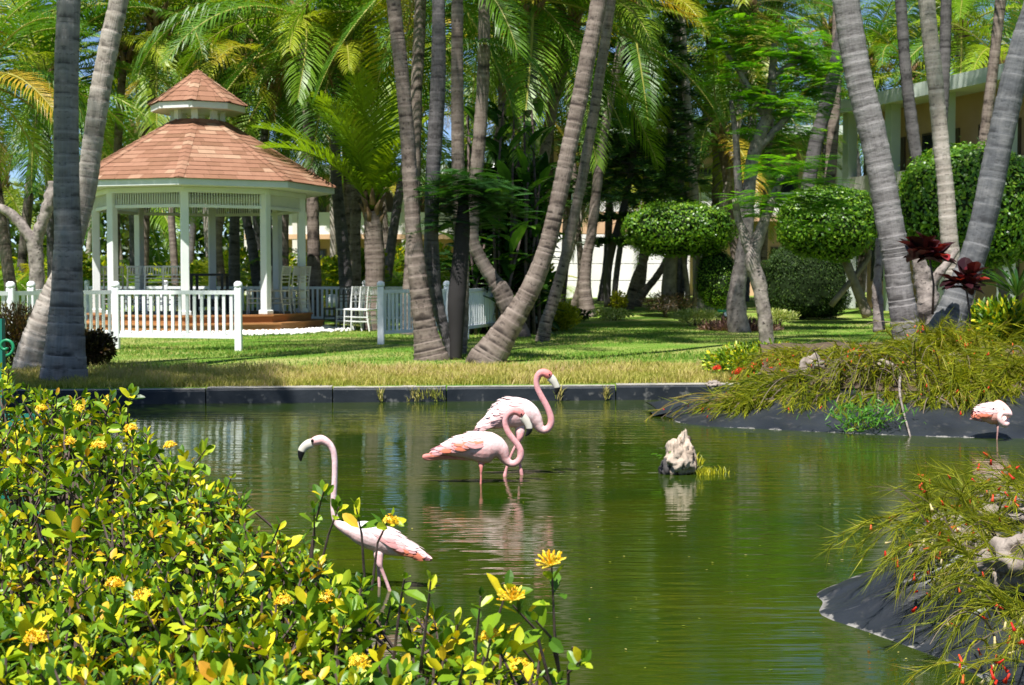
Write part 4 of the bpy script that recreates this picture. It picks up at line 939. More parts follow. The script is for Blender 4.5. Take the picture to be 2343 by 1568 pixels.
for row, (Y0, Y1, n, zl, zh) in enumerate([(42, 50, 11, 4.5, 10.0), (52, 62, 13, 4.5, 12.0), (66, 84, 15, 5, 15)]):
    for i in range(n):
        Y = rg.uniform(Y0, Y1); vx = -120 + 2560 * (i + rg.uniform(.1, .9)) / n
        if row == 0 and (1240 < vx < 1540 or vx > 1850): continue
        if row < 3 and vx > 1900 and Y < 56: continue
        if row < 2 and 1180 < vx < 1580: continue
        x = at(vx, 600, Y).x; zt = rg.uniform(zl, zh); z0 = gz(Y); lean = rg.uniform(-1.2, 1.2)
        if vx > 1850: zt = rg.uniform(7.5, 13)
        P3 = [np.array((x, Y, z0 - .1)), np.array((x + lean * .25, Y, z0 + zt * .3)), np.array((x + lean * .6, Y, z0 + zt * .65)), np.array((x + lean, Y, zt))]
        t = empty('palm_tree', P3[0], where(['tall palm of the nearer grove row', 'tall palm of the middle grove row', 'hazy palm of the farthest grove row'][row], vx), 'palm', FILL)
        me, top = trunk_mesh(P3, [.2, .15, .13, .12], .16, 8, .08, .2, 300 + k); link('trunk', me, [bark_brown, bark_dark, bark_pale][k % 3], t)
        crown(t, Vector(top), 14 if row < 2 else 12, 300 + k, 1.15 if row < 2 else 1.3, -40, 1); k += 1
# crowns that close the view above the white wall and behind the hotel
for i, (vx, Y, zt, n_f, lab) in enumerate([(1300, 48, 5.6, 15, 'palm with a low crown above the white garden wall'), (1395, 50, 4.9, 15, 'short palm half hidden behind the conifer trunk'), (1480, 49, 6.4, 15, 'palm whose fronds show through the conifer branches'), (1570, 51, 5.2, 15, 'short palm between conifer and canopy tree'),
        (1640, 48, 7.0, 15, 'palm crown directly left of the feathery tree'), (1720, 50, 8.0, 15, 'palm crown rising over the feathery tree'), (1260, 46, 8.2, 15, 'palm crown high between the heavy palm and the thicket'), (1180, 44, 7.4, 15, 'palm crown over the dark thicket'),
        (1985, 49, 9.0, 16, 'palm crown over the left end of the hotel roof'), (2075, 47, 8.2, 16, 'palm crown behind the hotel roof between the right trunks'), (2190, 46, 9.4, 16, 'palm crown over the middle of the hotel roof'), (2290, 45, 8.0, 16, 'palm crown behind the hotel at the right edge'), (2130, 52, 11.5, 16, 'tall palm crown high above the hotel'), (1890, 52, 10.5, 16, 'tall palm crown left of the hotel'), (2340, 50, 11, 16, 'tall palm crown in the top right corner'), (1560, 44, 10.5, 16, 'tall palm crown above the conifer')]):
    x = at(vx, 600, Y).x; z0 = gz(Y); P3 = [np.array((x - .3, Y, z0 - .1)), np.array((x - .1, Y, zt * .4)), np.array((x, Y, zt))]
    t = empty('palm_tree', P3[0], lab, 'palm', FILL); me, top = trunk_mesh(P3, [.2, .15, .13], .16, 8, .08, .2, 500 + i); link('trunk', me, [bark_brown, bark_dark][i % 2], t); crown(t, Vector(top), n_f, 500 + i, 1.1, -40, 1)
# low feathery palms filling the ground storey of the grove
n_ = 0
for row, (Y0, n) in enumerate([(36.5, 9), (44, 12), (54, 12)]):
    for i in range(n):
        vx = -80 + (1330 if row else 1200) * (i + rg.uniform(.15, .85)) / n; Y = Y0 + rg.uniform(0, 5)
        if row == 0 and 1180 < vx: continue
        p = at(vx, 600, Y); p.z = gz(Y)
        t = empty('areca_palm', p, where(['low palm clump nearest the lawn', 'low palm clump deeper in the grove', 'low palm clump farthest back'][row], vx), 'palm', 'undergrowth palms behind the gazebo')
        for j in range(9):
            k_ = rg.choice([75, 55, 55, 35]); link('frond', rg.choice(VAR[k_]), None, t, Matrix.Translation(p + Vector((rg.uniform(-.3, .3), rg.uniform(-.3, .3), 0))) @ Matrix.Rotation(j * 2.4 + rg.random(), 4, 'Z') @ Matrix.Scale(rg.uniform(.45, .8), 4))
        n_ += 1

# ================================================================== LEAF TEMPLATES
LEAF_V = np.array([(0, 0, 0), (.28, .17, .06), (.28, 0, 0), (.28, -.17, .06), (.66, .22, .06), (.66, 0, -.02), (.66, -.22, .06), (1, 0, -.07), (.9, .11, -.02), (.9, -.11, -.02), (.9, 0, -.05)])
LEAF_F = [(0, 2, 1), (0, 3, 2), (1, 2, 5, 4), (2, 3, 6, 5), (4, 5, 10, 8), (5, 6, 9, 10), (8, 10, 7), (10, 9, 7)]
OVAL_V = np.array([(0, 0, 0), (.35, .24, .04), (.35, -.24, .04), (.75, .2, .02), (.75, -.2, .02), (1, 0, -.06)]); OVAL_F = [(0, 2, 1), (1, 2, 4, 3), (3, 4, 5)]
LANCE_V = np.array([(0, .015, 0), (0, -.015, 0), (.25, .07, .03), (.25, 0, 0), (.25, -.07, .03), (.55, .09, .0), (.55, 0, -.03), (.55, -.09, .0), (.82, .055, -.1), (.82, 0, -.12), (.82, -.055, -.1), (1, 0, -.2)])
LANCE_F = [(0, 1, 4, 3), (0, 3, 2), (2, 3, 6, 5), (3, 4, 7, 6), (5, 6, 9, 8), (6, 7, 10, 9), (8, 9, 11), (9, 10, 11)]
NEED_V = np.array([(0, .5, 0), (0, -.5, 0), (1, 0, 0)]); NEED_F = [(0, 1, 2)]

# far wood that closes the view at eye level
n = 34000; x = np.random.uniform(-48, 46, n); y = np.random.uniform(86, 94, n); top = 6.2 + 2.4 * np.array([mnoise.noise(Vector((a * .09, 0, 7))) for a in x])
z = .6 + np.random.rand(n) * top; T = np.stack([x, y, z], 1)
o = link('far_wood', scatter(OVAL_V, OVAL_F, orient(rdir(n), rdir(n)), T, np.random.uniform(.35, .75, n)), wood_m); tag(o, 'dark mass of trees closing the view behind the palm grove', 'trees', kind='stuff')

# ================================================================== CLIPPED TREES AND SHRUBS
def blob(P, rx, ry, rz, n, seed, flat=0.0, amp=.13):
    d = rdir(n); r = np.array([1 + amp * mnoise.noise(Vector((q[0] * 2.2 + seed, q[1] * 2.2, q[2] * 2.2))) + amp * .5 * mnoise.noise(Vector((q[0] * 6 + seed, q[1] * 6, q[2] * 6))) for q in d])
    s = np.sign(d) * np.abs(d) ** (1 - flat); s = s / (np.linalg.norm(s, axis=1)[:, None] ** (1 - 0))
    e = d.copy(); e = np.sign(d) * np.abs(d) ** (1 - flat); k = (np.abs(e) ** (2 / (1 - flat) if flat else 2)).sum(1) ** .5 if flat else np.ones(n)
    pos = np.stack([e[:, 0] * rx, e[:, 1] * ry, e[:, 2] * rz], 1) * r[:, None] + np.array(P)
    nr = norm(np.stack([d[:, 0] / rx, d[:, 1] / ry, d[:, 2] / rz], 1)); return pos, nr
def clipped(name, label, C, rx, ry, rz, n, leaf, mat, stems=None, flat=.13, cat='topiary', seed=1, group=None, base=None):
    t = empty(name, base or (C.x, C.y, gz(C.y)), label, cat, group)
    pos, nr = blob(C, rx, ry, rz, n, seed, flat); keep = pos[:, 2] > gz(C.y)
    pos, nr = pos[keep], nr[keep]; n = len(pos)
    pos = pos - nr * np.abs(np.random.normal(0, .06, n))[:, None] + nr * (np.random.exponential(.05, n) * (np.random.rand(n) < .12))[:, None]
    D = norm(np.cross(nr, rdir(n)) + nr * np.random.uniform(-.1, .7, (n, 1))); U = norm(nr + .5 * rdir(n))
    o = link('crown', scatter(OVAL_V, OVAL_F, orient(D, U), pos, np.random.uniform(.7, 1.3, n) * leaf), mat, t); tag(o, kind='stuff')
    bm = bmesh.new(); bmesh.ops.create_icosphere(bm, subdivisions=3, radius=1)
    for v in bm.verts:
        e = Vector([math.copysign(abs(q) ** (1 - flat), q) for q in v.co]); r = 1 + .13 * mnoise.noise(Vector((v.co.x * 2.2 + seed, v.co.y * 2.2, v.co.z * 2.2)))
        v.co = Vector((e.x * rx, e.y * ry, e.z * rz)) * r * .93 + C; v.co.z = max(v.co.z, gz(C.y) - .05)
    me = bpy.data.meshes.new('core'); bm.to_mesh(me); bm.free(); link('twig_core', me, core_m, t)
    for s in (stems or []):
        link('trunk', mesh(*loft(catmull([tuple(p) for p, r_ in s], 14), np.interp(np.linspace(0, 1, 14), np.linspace(0, 1, len(s)), [r_ for p, r_ in s]), 8)[:2], True), bark_ficus, t)
    return t
def vs_(Y, *pts): return [(at(a, b, Y), w / 2 / px(Y)) for a, b, w in pts]
C = at(1552, 527, 37); k = px(37)
clipped('clipped_ficus_tree', 'broad green clipped canopy tree left of the feathery tree', C, 122 / k, 100 / k, 62 / k, 9000, .085, hedge_m,
        [vs_(37, (1532, 712, 40), (1530, 650, 34), (1540, 560, 26)), vs_(37, (1575, 705, 12), (1570, 640, 12), (1560, 570, 10)), vs_(37, (1588, 700, 10), (1592, 640, 10), (1600, 570, 8))], seed=1)
C = at(1893, 512, 33); k = px(33)
clipped('clipped_ficus_tree', 'green clipped canopy behind the grey ribbed palm', C, 112 / k, 95 / k, 82 / k, 9000, .085, hedge_m,
        [vs_(33, (1985, 725, 26), (1955, 650, 22), (1930, 585, 20)), vs_(33, (1900, 700, 14), (1985, 590, 14), (1960, 560, 12))], seed=2)
C = at(2215, 478, 27); k = px(27)
clipped('clipped_ficus_tree', 'large dense clipped canopy tree at the right edge', C, 158 / k, 140 / k, 142 / k, 14000, .085, hedge_m,
        [vs_(27, (2305, 720, 26), (2290, 640, 24), (2260, 560, 22)), vs_(27, (2120, 720, 20), (2140, 640, 20), (2160, 560, 18))], seed=3, flat=.18)
C = at(1840, 648, 36); k = px(36)
clipped('clipped_bush', 'dark green clipped round bush on the lawn right of the feathery tree', C, 98 / k, 90 / k, 88 / k, 12000, .05, hedge_dark, None, .3, 'bush', 4)
C = at(1638, 640, 37); k = px(37)
clipped('clipped_bush', 'small olive clipped round bush left of the twisted trunk', C, 48 / k, 45 / k, 66 / k, 5000, .05, hedge_m, None, .15, 'bush', 5)
# leafy shrubs: leaves through the volume, stems below
def shrub(name, label, C, rx, ry, rz, n, leaf, mat, tv=OVAL_V, tf=OVAL_F, cat='shrub', seed=1, zmin=None, spike=0.0, group=None, aspect=(1, 1, 1)):
    zb = gz(C.y) if zmin is None else zmin
    t = empty(name, (C.x, C.y, zb), label, cat, group)
    d = rdir(n); r = np.random.rand(n) ** .45; lump = np.array([1 + .28 * mnoise.noise(Vector((q[0] * 2.6 + seed * 3.3, q[1] * 2.6, q[2] * 2.6))) for q in d])
    pos = d * (r * lump)[:, None] * np.array([rx, ry, rz]) + np.array(C); pos[:, 2] = np.maximum(pos[:, 2], zb + .01)
    D = norm(d + .8 * rdir(n) + np.array([0, 0, .4 + spike])); U = norm(rdir(n) + np.array([0, 0, .9]))
    o = link('foliage', scatter(tv, tf, orient(D, U), pos, (np.random.uniform(.6, 1.25, n) * leaf)[:, None] * np.array(aspect)), mat, t); tag(o, kind='stuff')
    mb = MB(); rg_ = random.Random(seed)
    for i in range(9):
        a = rg_.uniform(0, 6.28); q = rg_.uniform(.3, .8); e = Vector((C.x + rx * q * math.cos(a), C.y + ry * q * math.sin(a), C.z + rz * rg_.uniform(-.1, .6)))
        b = Vector((C.x + .15 * rx * math.cos(a), C.y + .15 * ry * math.sin(a), zb - .03)); mb.tube([b, b.lerp(e, .5) + Vector((0, 0, .05)), e], [.018, .012, .005], 5)
    mb.build('stems', ixora_stem, t, True)
    return t
def S(vx, vy, Y, rx, rz): q = px(Y); return at(vx, vy, Y), rx / q, rx / q * .9, rz / q
shrub('golden_shrub', 'bright yellow-green shrub on the lawn beside the heavy leaning palm', *S(1266, 727, 29, 58, 34), 4200, .075, yellow_shrub_m, seed=1, spike=.6)
shrub('golden_shrub', 'small yellow-green shrub between the slanted trunks by the white wall', *S(1414, 690, 40, 20, 22), 700, .08, yellow_shrub_m, seed=2)
shrub('bronze_shrub', 'dark bronze bush left of the thick left palm trunk', *S(40, 768, 17.6, 62, 72), 5200, .06, bronze_bush_m, NEED_V * np.array([1, .3, 1]), NEED_F, seed=3, spike=.5)
shrub('bronze_shrub', 'dark rounded bush between the left palms and the front fence', *S(212, 800, 17.6, 52, 46), 4200, .05, bronze_bush_m, seed=4)
shrub('dark_bedding_shrub', 'dark purple low bushes under the clipped canopy tree', *S(1530, 692, 37, 62, 22), 2200, .09, bronze_bush_m, LANCE_V, LANCE_F, seed=5)
for i, (vx, vy, Y, rx, rz, lab) in enumerate([(1310, 722, 34, 40, 12, 'low grey-green ground cover beside the golden shrub'), (1400, 719, 35, 45, 11, 'low silvery ground cover before the slanted trunks')]):
    shrub('ground_cover', lab, *S(vx, vy, Y, rx, rz), 700, .08, hedge_dark if i == 0 else varieg_m, seed=6 + i, cat='ground cover')
shrub('variegated_bed', 'pale yellow variegated bed left of the twisted trunks', *S(1590, 724, 32, 62, 14), 1800, .085, varieg_m, LANCE_V * np.array([1, 1.3, 1]), LANCE_F, seed=8, cat='flower bed', spike=.6)
shrub('variegated_bed', 'pale yellow variegated bed right of the twisted trunks', *S(1778, 724, 32, 48, 13), 1300, .085, varieg_m, LANCE_V * np.array([1, 1.3, 1]), LANCE_F, seed=9, cat='flower bed', spike=.6)
shrub('bronze_bed', 'reddish bronze spiky plants around the foot of the twisted trunk', *S(1690, 757, 29, 92, 24), 2600, .12, red_bed_m, LANCE_V, LANCE_F, seed=10, cat='flower bed', spike=.9)
shrub('croton_hedge', 'green and yellow leafy shrubs behind the dark right palm', *S(2300, 752, 17.2, 95, 60), 2600, .13, ixora_m, LANCE_V * np.array([1, 1.5, 1]), LANCE_F, seed=11, cat='shrub', zmin=.35)
shrub('flowering_shrub', 'low orange-flowered shrub at the edge of the right bank', *S(1745, 832, 16.3, 138, 42), 5200, .055, ixora_m, LEAF_V, LEAF_F, seed=12, zmin=.2)
# undergrowth on the grove floor
for i in range(16):
    vx = -60 + 1340 * (i + .5) / 16 + rg.uniform(-30, 30); Y = rg.uniform(35.5, 52)
    shrub('undergrowth_bush', where('yellow-green bush on the grove floor', vx), *S(vx, 640 + rg.uniform(-25, 15), Y, rg.uniform(45, 80), rg.uniform(35, 60)), 900, .2, under_m, seed=30 + i, group='bushes on the grove floor')

# broad-leaved dark thicket behind the middle clump
def leaf_obj_mesh(tv, tf, mat):
    me = mesh(tv, tf); me.materials.append(mat); return me
LANCE_ME = leaf_obj_mesh(LANCE_V * np.array([1, 1.5, 1]), LANCE_F, broad_m)
t = empty('broad_leaved_thicket', (at(1160, 680, 27).x, 27, .28), 'dark glossy broad-leaved thicket behind the leaning palm', 'shrub')
stems = MB()
for i in range(26):
    vx = 1055 + 190 * rg.random(); zt = at(0, rg.uniform(240, 560), 27).z; Y = 27 + rg.uniform(-.8, 1.0); x = at(vx, 600, Y).x
    stems.tube([(x, Y, .2), (x + rg.uniform(-.1, .1), Y, zt * .5), (x + rg.uniform(-.2, .2), Y, zt)], [.04, .03, .02], 6)
    nl = 13
    for j in range(nl):
        z = zt * (.25 + .78 * j / nl); a = j * 2.4 + rg.random(); e = rg.uniform(.1, .9)
        D = np.array([[math.cos(a) * math.cos(e), math.sin(a) * math.cos(e), math.sin(e)]]); Rm = orient(D, np.array([[0, 0, 1.]]))[0]
        if len([c for c in t.children]) < 300: link('leaf', LANCE_ME, None, t, mat4(Rm, (x, Y, z), rg.uniform(.55, .95)))
stems.build('stems', ixora_stem, t, True)
n = 1500; T = np.stack([np.random.uniform(at(1050, 0, 27.8).x, at(1240, 0, 27.8).x, n), np.random.uniform(27.3, 28.8, n), np.random.uniform(.3, 3.4, n)], 1)
o = link('inner_leaves', scatter(LANCE_V * np.array([1, 1.6, 1]), LANCE_F, orient(norm(rdir(n) + np.array([0, -.4, .3])), norm(rdir(n) * .6 + np.array([0, 0, 1]))), T, np.random.uniform(.4, .7, n)), broad_m, t); tag(o, kind='stuff')

# ------------------------------------------------------------------ feathery trees
def pinnate(n=13, Ln=1.0, w=.30):
    vs, fs = [], []
    for i in range(n):
        s = .15 + .85 * i / (n - 1); l = w * math.sin(math.pi * (.15 + .75 * s)) ** .7
        for sg in (-1, 1):
            b = len(vs); p = np.array([s * Ln, 0, -.18 * s * s]); d = np.array([.35, sg * .93, -.12]) * l; ww = .030
            vs += [p - np.array([ww, 0, 0]) * .4, p + d * .5 - np.array([ww, 0, 0]), p + d, p + d * .5 + np.array([ww, 0, 0])]; fs.append((b, b + 1, b + 2, b + 3))
    b = len(vs); vs += [np.array([0, .008, 0]), np.array([0, -.008, 0]), np.array([Ln, 0, -.18])]; fs.append((b, b + 1, b + 2))
    return np.array(vs), fs
PIN_V, PIN_F = pinnate()
def tube_obj(name, pts, Y, mat, parent, n=10, samples=40, wob=0.0, dY=0):
    P3 = [tuple(at(a, b, Y + dY * i / (len(pts) - 1))) for i, (a, b, w) in enumerate(pts)]; R3 = [w / 2 / px(Y) for a, b, w in pts]
    P = catmull(P3, samples); Rr = np.interp(np.linspace(0, 1, samples), np.linspace(0, 1, len(pts)), R3)
    V, f, a = loft(P, Rr, n)
    for i in range(len(V)):
        q = Vector(V[i]); k = i // n; c = Vector(P[min(k, samples - 1)]); V[i] = c + (q - c) * (1 + wob * mnoise.noise(q * 5) + wob * mnoise.noise(q * 14))
    return link(name, mesh(V, f, True), mat, parent)
def sprays(parent, Y, boxes, n, leaf, mat, seed):
    np.random.seed(seed); Ds, Ts, Ss = [], [], []
    for (vx, vy, rx, ry, m) in boxes:
        c = at(vx, vy, Y); q = px(Y); k = max(1, m // 14)
        for b in range(k):      # flat layered sprays
            o = np.array(c) + np.array([np.random.uniform(-1, 1) * rx / q, np.random.uniform(-1, 1) * rx / q * .8, np.random.uniform(-1, 1) * ry / q])
            a = np.random.uniform(0, 2 * np.pi, 14); Ds.append(np.stack([np.cos(a), np.sin(a), np.random.uniform(-.15, .3, 14)], 1)); Ts.append(o + np.random.normal(0, .13, (14, 3)) * np.array([1, 1, .35])); Ss.append(np.random.uniform(.7, 1.25, 14) * leaf)
    D, T, S_ = np.concatenate(Ds), np.concatenate(Ts), np.concatenate(Ss); n = len(D)
    o = link('crown', scatter(PIN_V, PIN_F, orient(D, norm(np.array([0, 0, 1.]) + .35 * rdir(n))), T, S_), mat, parent); tag(o, kind='stuff')
def tree_base(vx, Y): return (at(vx, 700, Y).x, Y, gz(Y))
t = empty('feathery_tree', tree_base(1692, 28), 'twisted grey-barked tree with a wide feathery bright green crown', 'tree')
tube_obj('trunk', [(1692, 768, 52), (1684, 700, 44), (1690, 640, 36), (1702, 580, 37), (1707, 520, 32), (1712, 440, 30), (1725, 350, 30), (1752, 270, 26), (1765, 180, 20), (1770, 100, 12)], 28, bark_smooth, t, wob=.16)
for pts in ([(1707, 520, 22), (1690, 440, 20), (1684, 330, 15), (1672, 230, 10)], [(1725, 350, 20), (1790, 280, 16), (1840, 220, 11)], [(1752, 270, 18), (1700, 180, 12), (1660, 120, 8)], [(1765, 180, 14), (1830, 130, 10), (1870, 100, 6)]):
    tube_obj('limb', pts, 28, bark_smooth, t, 8, 20, .14)
sprays(t, 28, [(1660, 80, 50, 45, 170), (1760, 90, 80, 55, 260), (1850, 150, 55, 60, 190), (1790, 200, 90, 50, 240), (1680, 190, 50, 60, 150), (1870, 235, 40, 45, 120), (1740, 290, 75, 50, 150), (1820, 310, 50, 40, 90)], 0, .37, feather_m, 21)
t = empty('feathery_tree', tree_base(1757, 21.6), 'slim grey trunk with low feathery sprays in front of the dark round bush', 'tree')
tube_obj('trunk', [(1758, 812, 32), (1752, 760, 34), (1745, 700, 33), (1733, 640, 34), (1720, 590, 37), (1738, 535, 27), (1762, 470, 20), (1790, 400, 14)], 21.6, bark_smooth, t, wob=.14)
tube_obj('limb', [(1722, 600, 26), (1706, 550, 24), (1688, 500, 18), (1680, 455, 14)], 21.6, bark_smooth, t, 8, 20, .2)
sprays(t, 21.6, [(1800, 390, 45, 22, 90), (1845, 440, 45, 26, 90), (1760, 470, 40, 22, 60), (1880, 490, 35, 24, 50), (1700, 450, 28, 20, 34)], 0, .40, feather_m, 22)
t = empty('feathery_tree', tree_base(1043, 18.9), 'small smooth-trunked tree with dark feathery leaves in the middle palm clump', 'tree')
tube_obj('trunk', [(1042, 828, 26), (1044, 755, 34), (1044, 700, 41), (1047, 660, 41), (1053, 590, 37), (1058, 520, 34), (1060, 440, 20)], 18.7, bark_dark, t, 12, 40, .05)
sprays(t, 18.7, [(1070, 430, 70, 34, 210), (1040, 490, 45, 30, 90), (1110, 470, 40, 30, 90)], 0, .36, feather_dark, 23)

# ------------------------------------------------------------------ conifer
t = empty('araucaria', tree_base(1389, 40), 'dark tiered conifer with drooping branches above the clipped canopy tree', 'conifer')
TP = [(1389, 703, 17), (1390, 631, 17), (1400, 570, 17), (1427, 470, 16), (1447, 369, 15), (1450, 277, 14), (1458, 150, 12), (1465, 0, 11), (1470, -150, 9), (1472, -300, 6)]
tube_obj('trunk', TP, 40, bark_dark, t, 8, 50, .05)
tp = catmull([tuple(at(a, b, 40)) for a, b, w in TP], 200)
np.random.seed(31); Ds, Ts, Us, Ss = [], [], [], []; br = MB()
for tier in range(2, 28):
    f_ = .36 + .62 * (tier - 4) / 23 if tier > 3 else .13 + .06 * tier; p = tp[int(f_ * 199)]; ln = (2.5 - 1.2 * f_) * (1 if tier > 3 else .34)
    for b in range(9):
        a = b * 2 * math.pi / 9 + tier * .7 + random.uniform(-.3, .3); d = np.array([math.cos(a), math.sin(a), .12]); l = ln * random.uniform(.6, 1.1)
        st = [p + d * l * s + np.array([0, 0, -.28 * l * s * s]) for s in np.linspace(0, 1, 6)]; br.tube([tuple(q) for q in st], [.018, .015, .012, .009, .006, .004], 4, False)
        for q in range(80):
            s = random.uniform(.22, 1.0); base = p + d * l * s + np.array([0, 0, -.28 * l * s * s]); sd = np.array([-d[1], d[0], 0]) * random.choice((-1, 1)); 
            Ds.append(norm(d * .8 + sd * random.uniform(.3, 1.2) + np.array([0, 0, random.uniform(-.35, .3)]))); Ts.append(base + np.random.normal(0, .035, 3)); Ss.append(random.uniform(.22, .46))
br.build('branches', bark_dark, t); n = len(Ds)
o = link('crown', scatter(NEED_V * np.array([1, .17, 1]), NEED_F, orient(np.array(Ds), rdir(n)), np.array(Ts), np.array(Ss)), conifer_m, t); tag(o, kind='stuff')

# gnarled pollarded tree at the far left, and a lopped stump on the right bank
t = empty('gnarled_tree', tree_base(75, 26), 'gnarled bare brown tree forking behind the left fence', 'tree')
tube_obj('trunk', [(85, 690, 34), (84, 620, 32), (78, 560, 33), (60, 530, 26), (25, 490, 22), (-15, 470, 20)], 26, bark_smooth, t, wob=.16)
tube_obj('limb', [(80, 560, 28), (96, 510, 26), (112, 470, 30), (118, 440, 24), (116, 415, 12)], 26, bark_smooth, t, 10, 30, .3)
t = empty('lopped_tree', (at(2130, 700, 18.6).x, 18.6, .5), 'gnarled lopped grey tree between the two big right palms', 'tree')
tube_obj('trunk', [(2128, 760, 40), (2120, 700, 50), (2116, 650, 46), (2105, 610, 34), (2096, 580, 22)], 18.6, bark_smooth, t, wob=.25)
tube_obj('limb', [(2122, 660, 30), (2145, 630, 22), (2170, 600, 17), (2190, 570, 12)], 18.6, bark_smooth, t, 8, 24, .2)
t = empty('lopped_tree', (at(2005, 700, 18.2).x, 18.2, .45), 'thin pale broken stub left of the grey ribbed palm', 'tree')
tube_obj('trunk', [(2012, 760, 26), (2008, 700, 24), (2006, 660, 22), (2008, 610, 20), (2010, 560, 16), (2011, 545, 14)], 18.2, bark_smooth, t, wob=.2)

# croton rosettes on thin stems
CR_ME = leaf_obj_mesh(LEAF_V * np.array([1, 1.3, 1.6]), LEAF_F, croton_m)
for (vx, vy, vb, Y, n, sz, lab) in [(2125, 583, 720, 15.0, 46, .26, 'dark maroon croton rosette between the right palms'), (2208, 648, 790, 14.6, 36, .24, 'red-flushed croton rosette before the dark right palm')]:
    p = at(vx, vy, Y); t = empty('croton', (p.x, Y, .5), lab, 'croton')
    b = at(vx + 8, vb, Y); MB().tube([b, b.lerp(p, .5) + Vector((.03, 0, 0)), p], [.014, .012, .01], 6).build('stem', ixora_stem, t, True)
    for j in range(n):
        a = j * 2.4; e = random.uniform(-.25, 1.1); o_ = np.array([random.uniform(-.18, .18) if n > 40 else random.uniform(-.07, .07), 0, random.uniform(-.06, .06)])
        D = np.array([[math.cos(a) * math.cos(e), math.sin(a) * math.cos(e), math.sin(e)]])
        link('leaf', CR_ME, None, t, mat4(orient(D, np.array([[0, 0, 1.]]))[0], np.array(p) + o_, sz * random.uniform(.7, 1.15)))
# spiky grass plant at the right edge
t = empty('spiky_plant', tree_base(2322, 20), 'spiky green strap-leaved plant before the hotel door at the right edge', 'plant')
p = at(2325, 680, 20)
for j in range(26):
    a = j * 2.4; e = random.uniform(.5, 1.3); D = np.array([[math.cos(a) * math.cos(e), math.sin(a) * math.cos(e), math.sin(e)]])
    link('leaf', LANCE_ME, None, t, mat4(orient(D, np.array([[0, 0, 1.]]))[0] @ np.diag([1, .35, 1]), p, random.uniform(.5, .8)))

# garden floodlight, round lamp behind the fence
t = empty('garden_floodlight', tree_base(1655, 31), 'small green garden floodlight beside the twisted trunk', 'lamp')
p = at(1655, 712, 31); MB().box(p, (.26, .2, .05), bev=.01).build('hood', green_paint, t); MB().tube([p + Vector((.05, -.08, -.06)), p + Vector((.05, -.11, -.06))], [.06, .05], 10).build('lens', lamp_white, t); MB().bar((p.x, p.y, gz(31) - .05), p, .03).build('stake', black_metal, t)
t = empty('globe_lamp', tree_base(760, 34), 'white globe lamp behind the fence right of the gazebo', 'lamp')
p = at(760, 688, 34); bm = bmesh.new(); bmesh.ops.create_uvsphere(bm, u_segments=16, v_segments=10, radius=.16); me = bpy.data.meshes.new('globe'); bm.to_mesh(me); bm.free()
link('globe', me, lamp_white, t, Matrix.Translation(p)); MB().tube([(p.x, p.y, gz(34)), (p.x, p.y, p.z - .14)], [.03, .03], 8).build('stand', black_metal, t)

# ================================================================== FLAMINGOS
plumage = colattr('flamingo_plumage', .65, 45, .14, .5, .004)
bill_m = colattr('flamingo_bill', .35, 30, .05, .1, .001)
eye_m = plain('flamingo_eye', (.01, .008, .006), .15)
def feather_mesh(c):
    V = np.array([(0, 0, 0), (.2, .10, .02), (.2, 0, .035), (.2, -.10, .02), (.55, .15, .01), (.55, 0, .035), (.55, -.15, .01), (.85, .10, -.02), (.85, 0, 0), (.85, -.10, -.02), (1, 0, -.03)])
    Fc = [(0, 2, 1), (0, 3, 2), (1, 2, 5, 4), (2, 3, 6, 5), (4, 5, 8, 7), (5, 6, 9, 8), (7, 8, 10), (8, 9, 10)]
    return V, Fc
def fm(name, c, var=.25):
    return mottled(name, tuple(q * (1 - var * .5) for q in c), c, 25, .6, .3, .002, spec=.2)
FM = {k: (lambda me, m_: (me.materials.append(m_), me)[1])(mesh(*feather_mesh(0), smooth=True), fm('feather_' + k, c)) for k, c in
      {'white': (.82, .63, .61), 'pale': (.78, .49, .47), 'pink': (.72, .35, .34), 'coral': (.74, .22, .13), 'dark': (.20, .09, .10), 'rose': (.64, .32, .32)}.items()}
def zmap(ox, oy, s): return lambda zx, zy: ((ox + zx / s) / 1.6533, (oy + zy / s) / 1.6533, 1 / s / 1.6533)
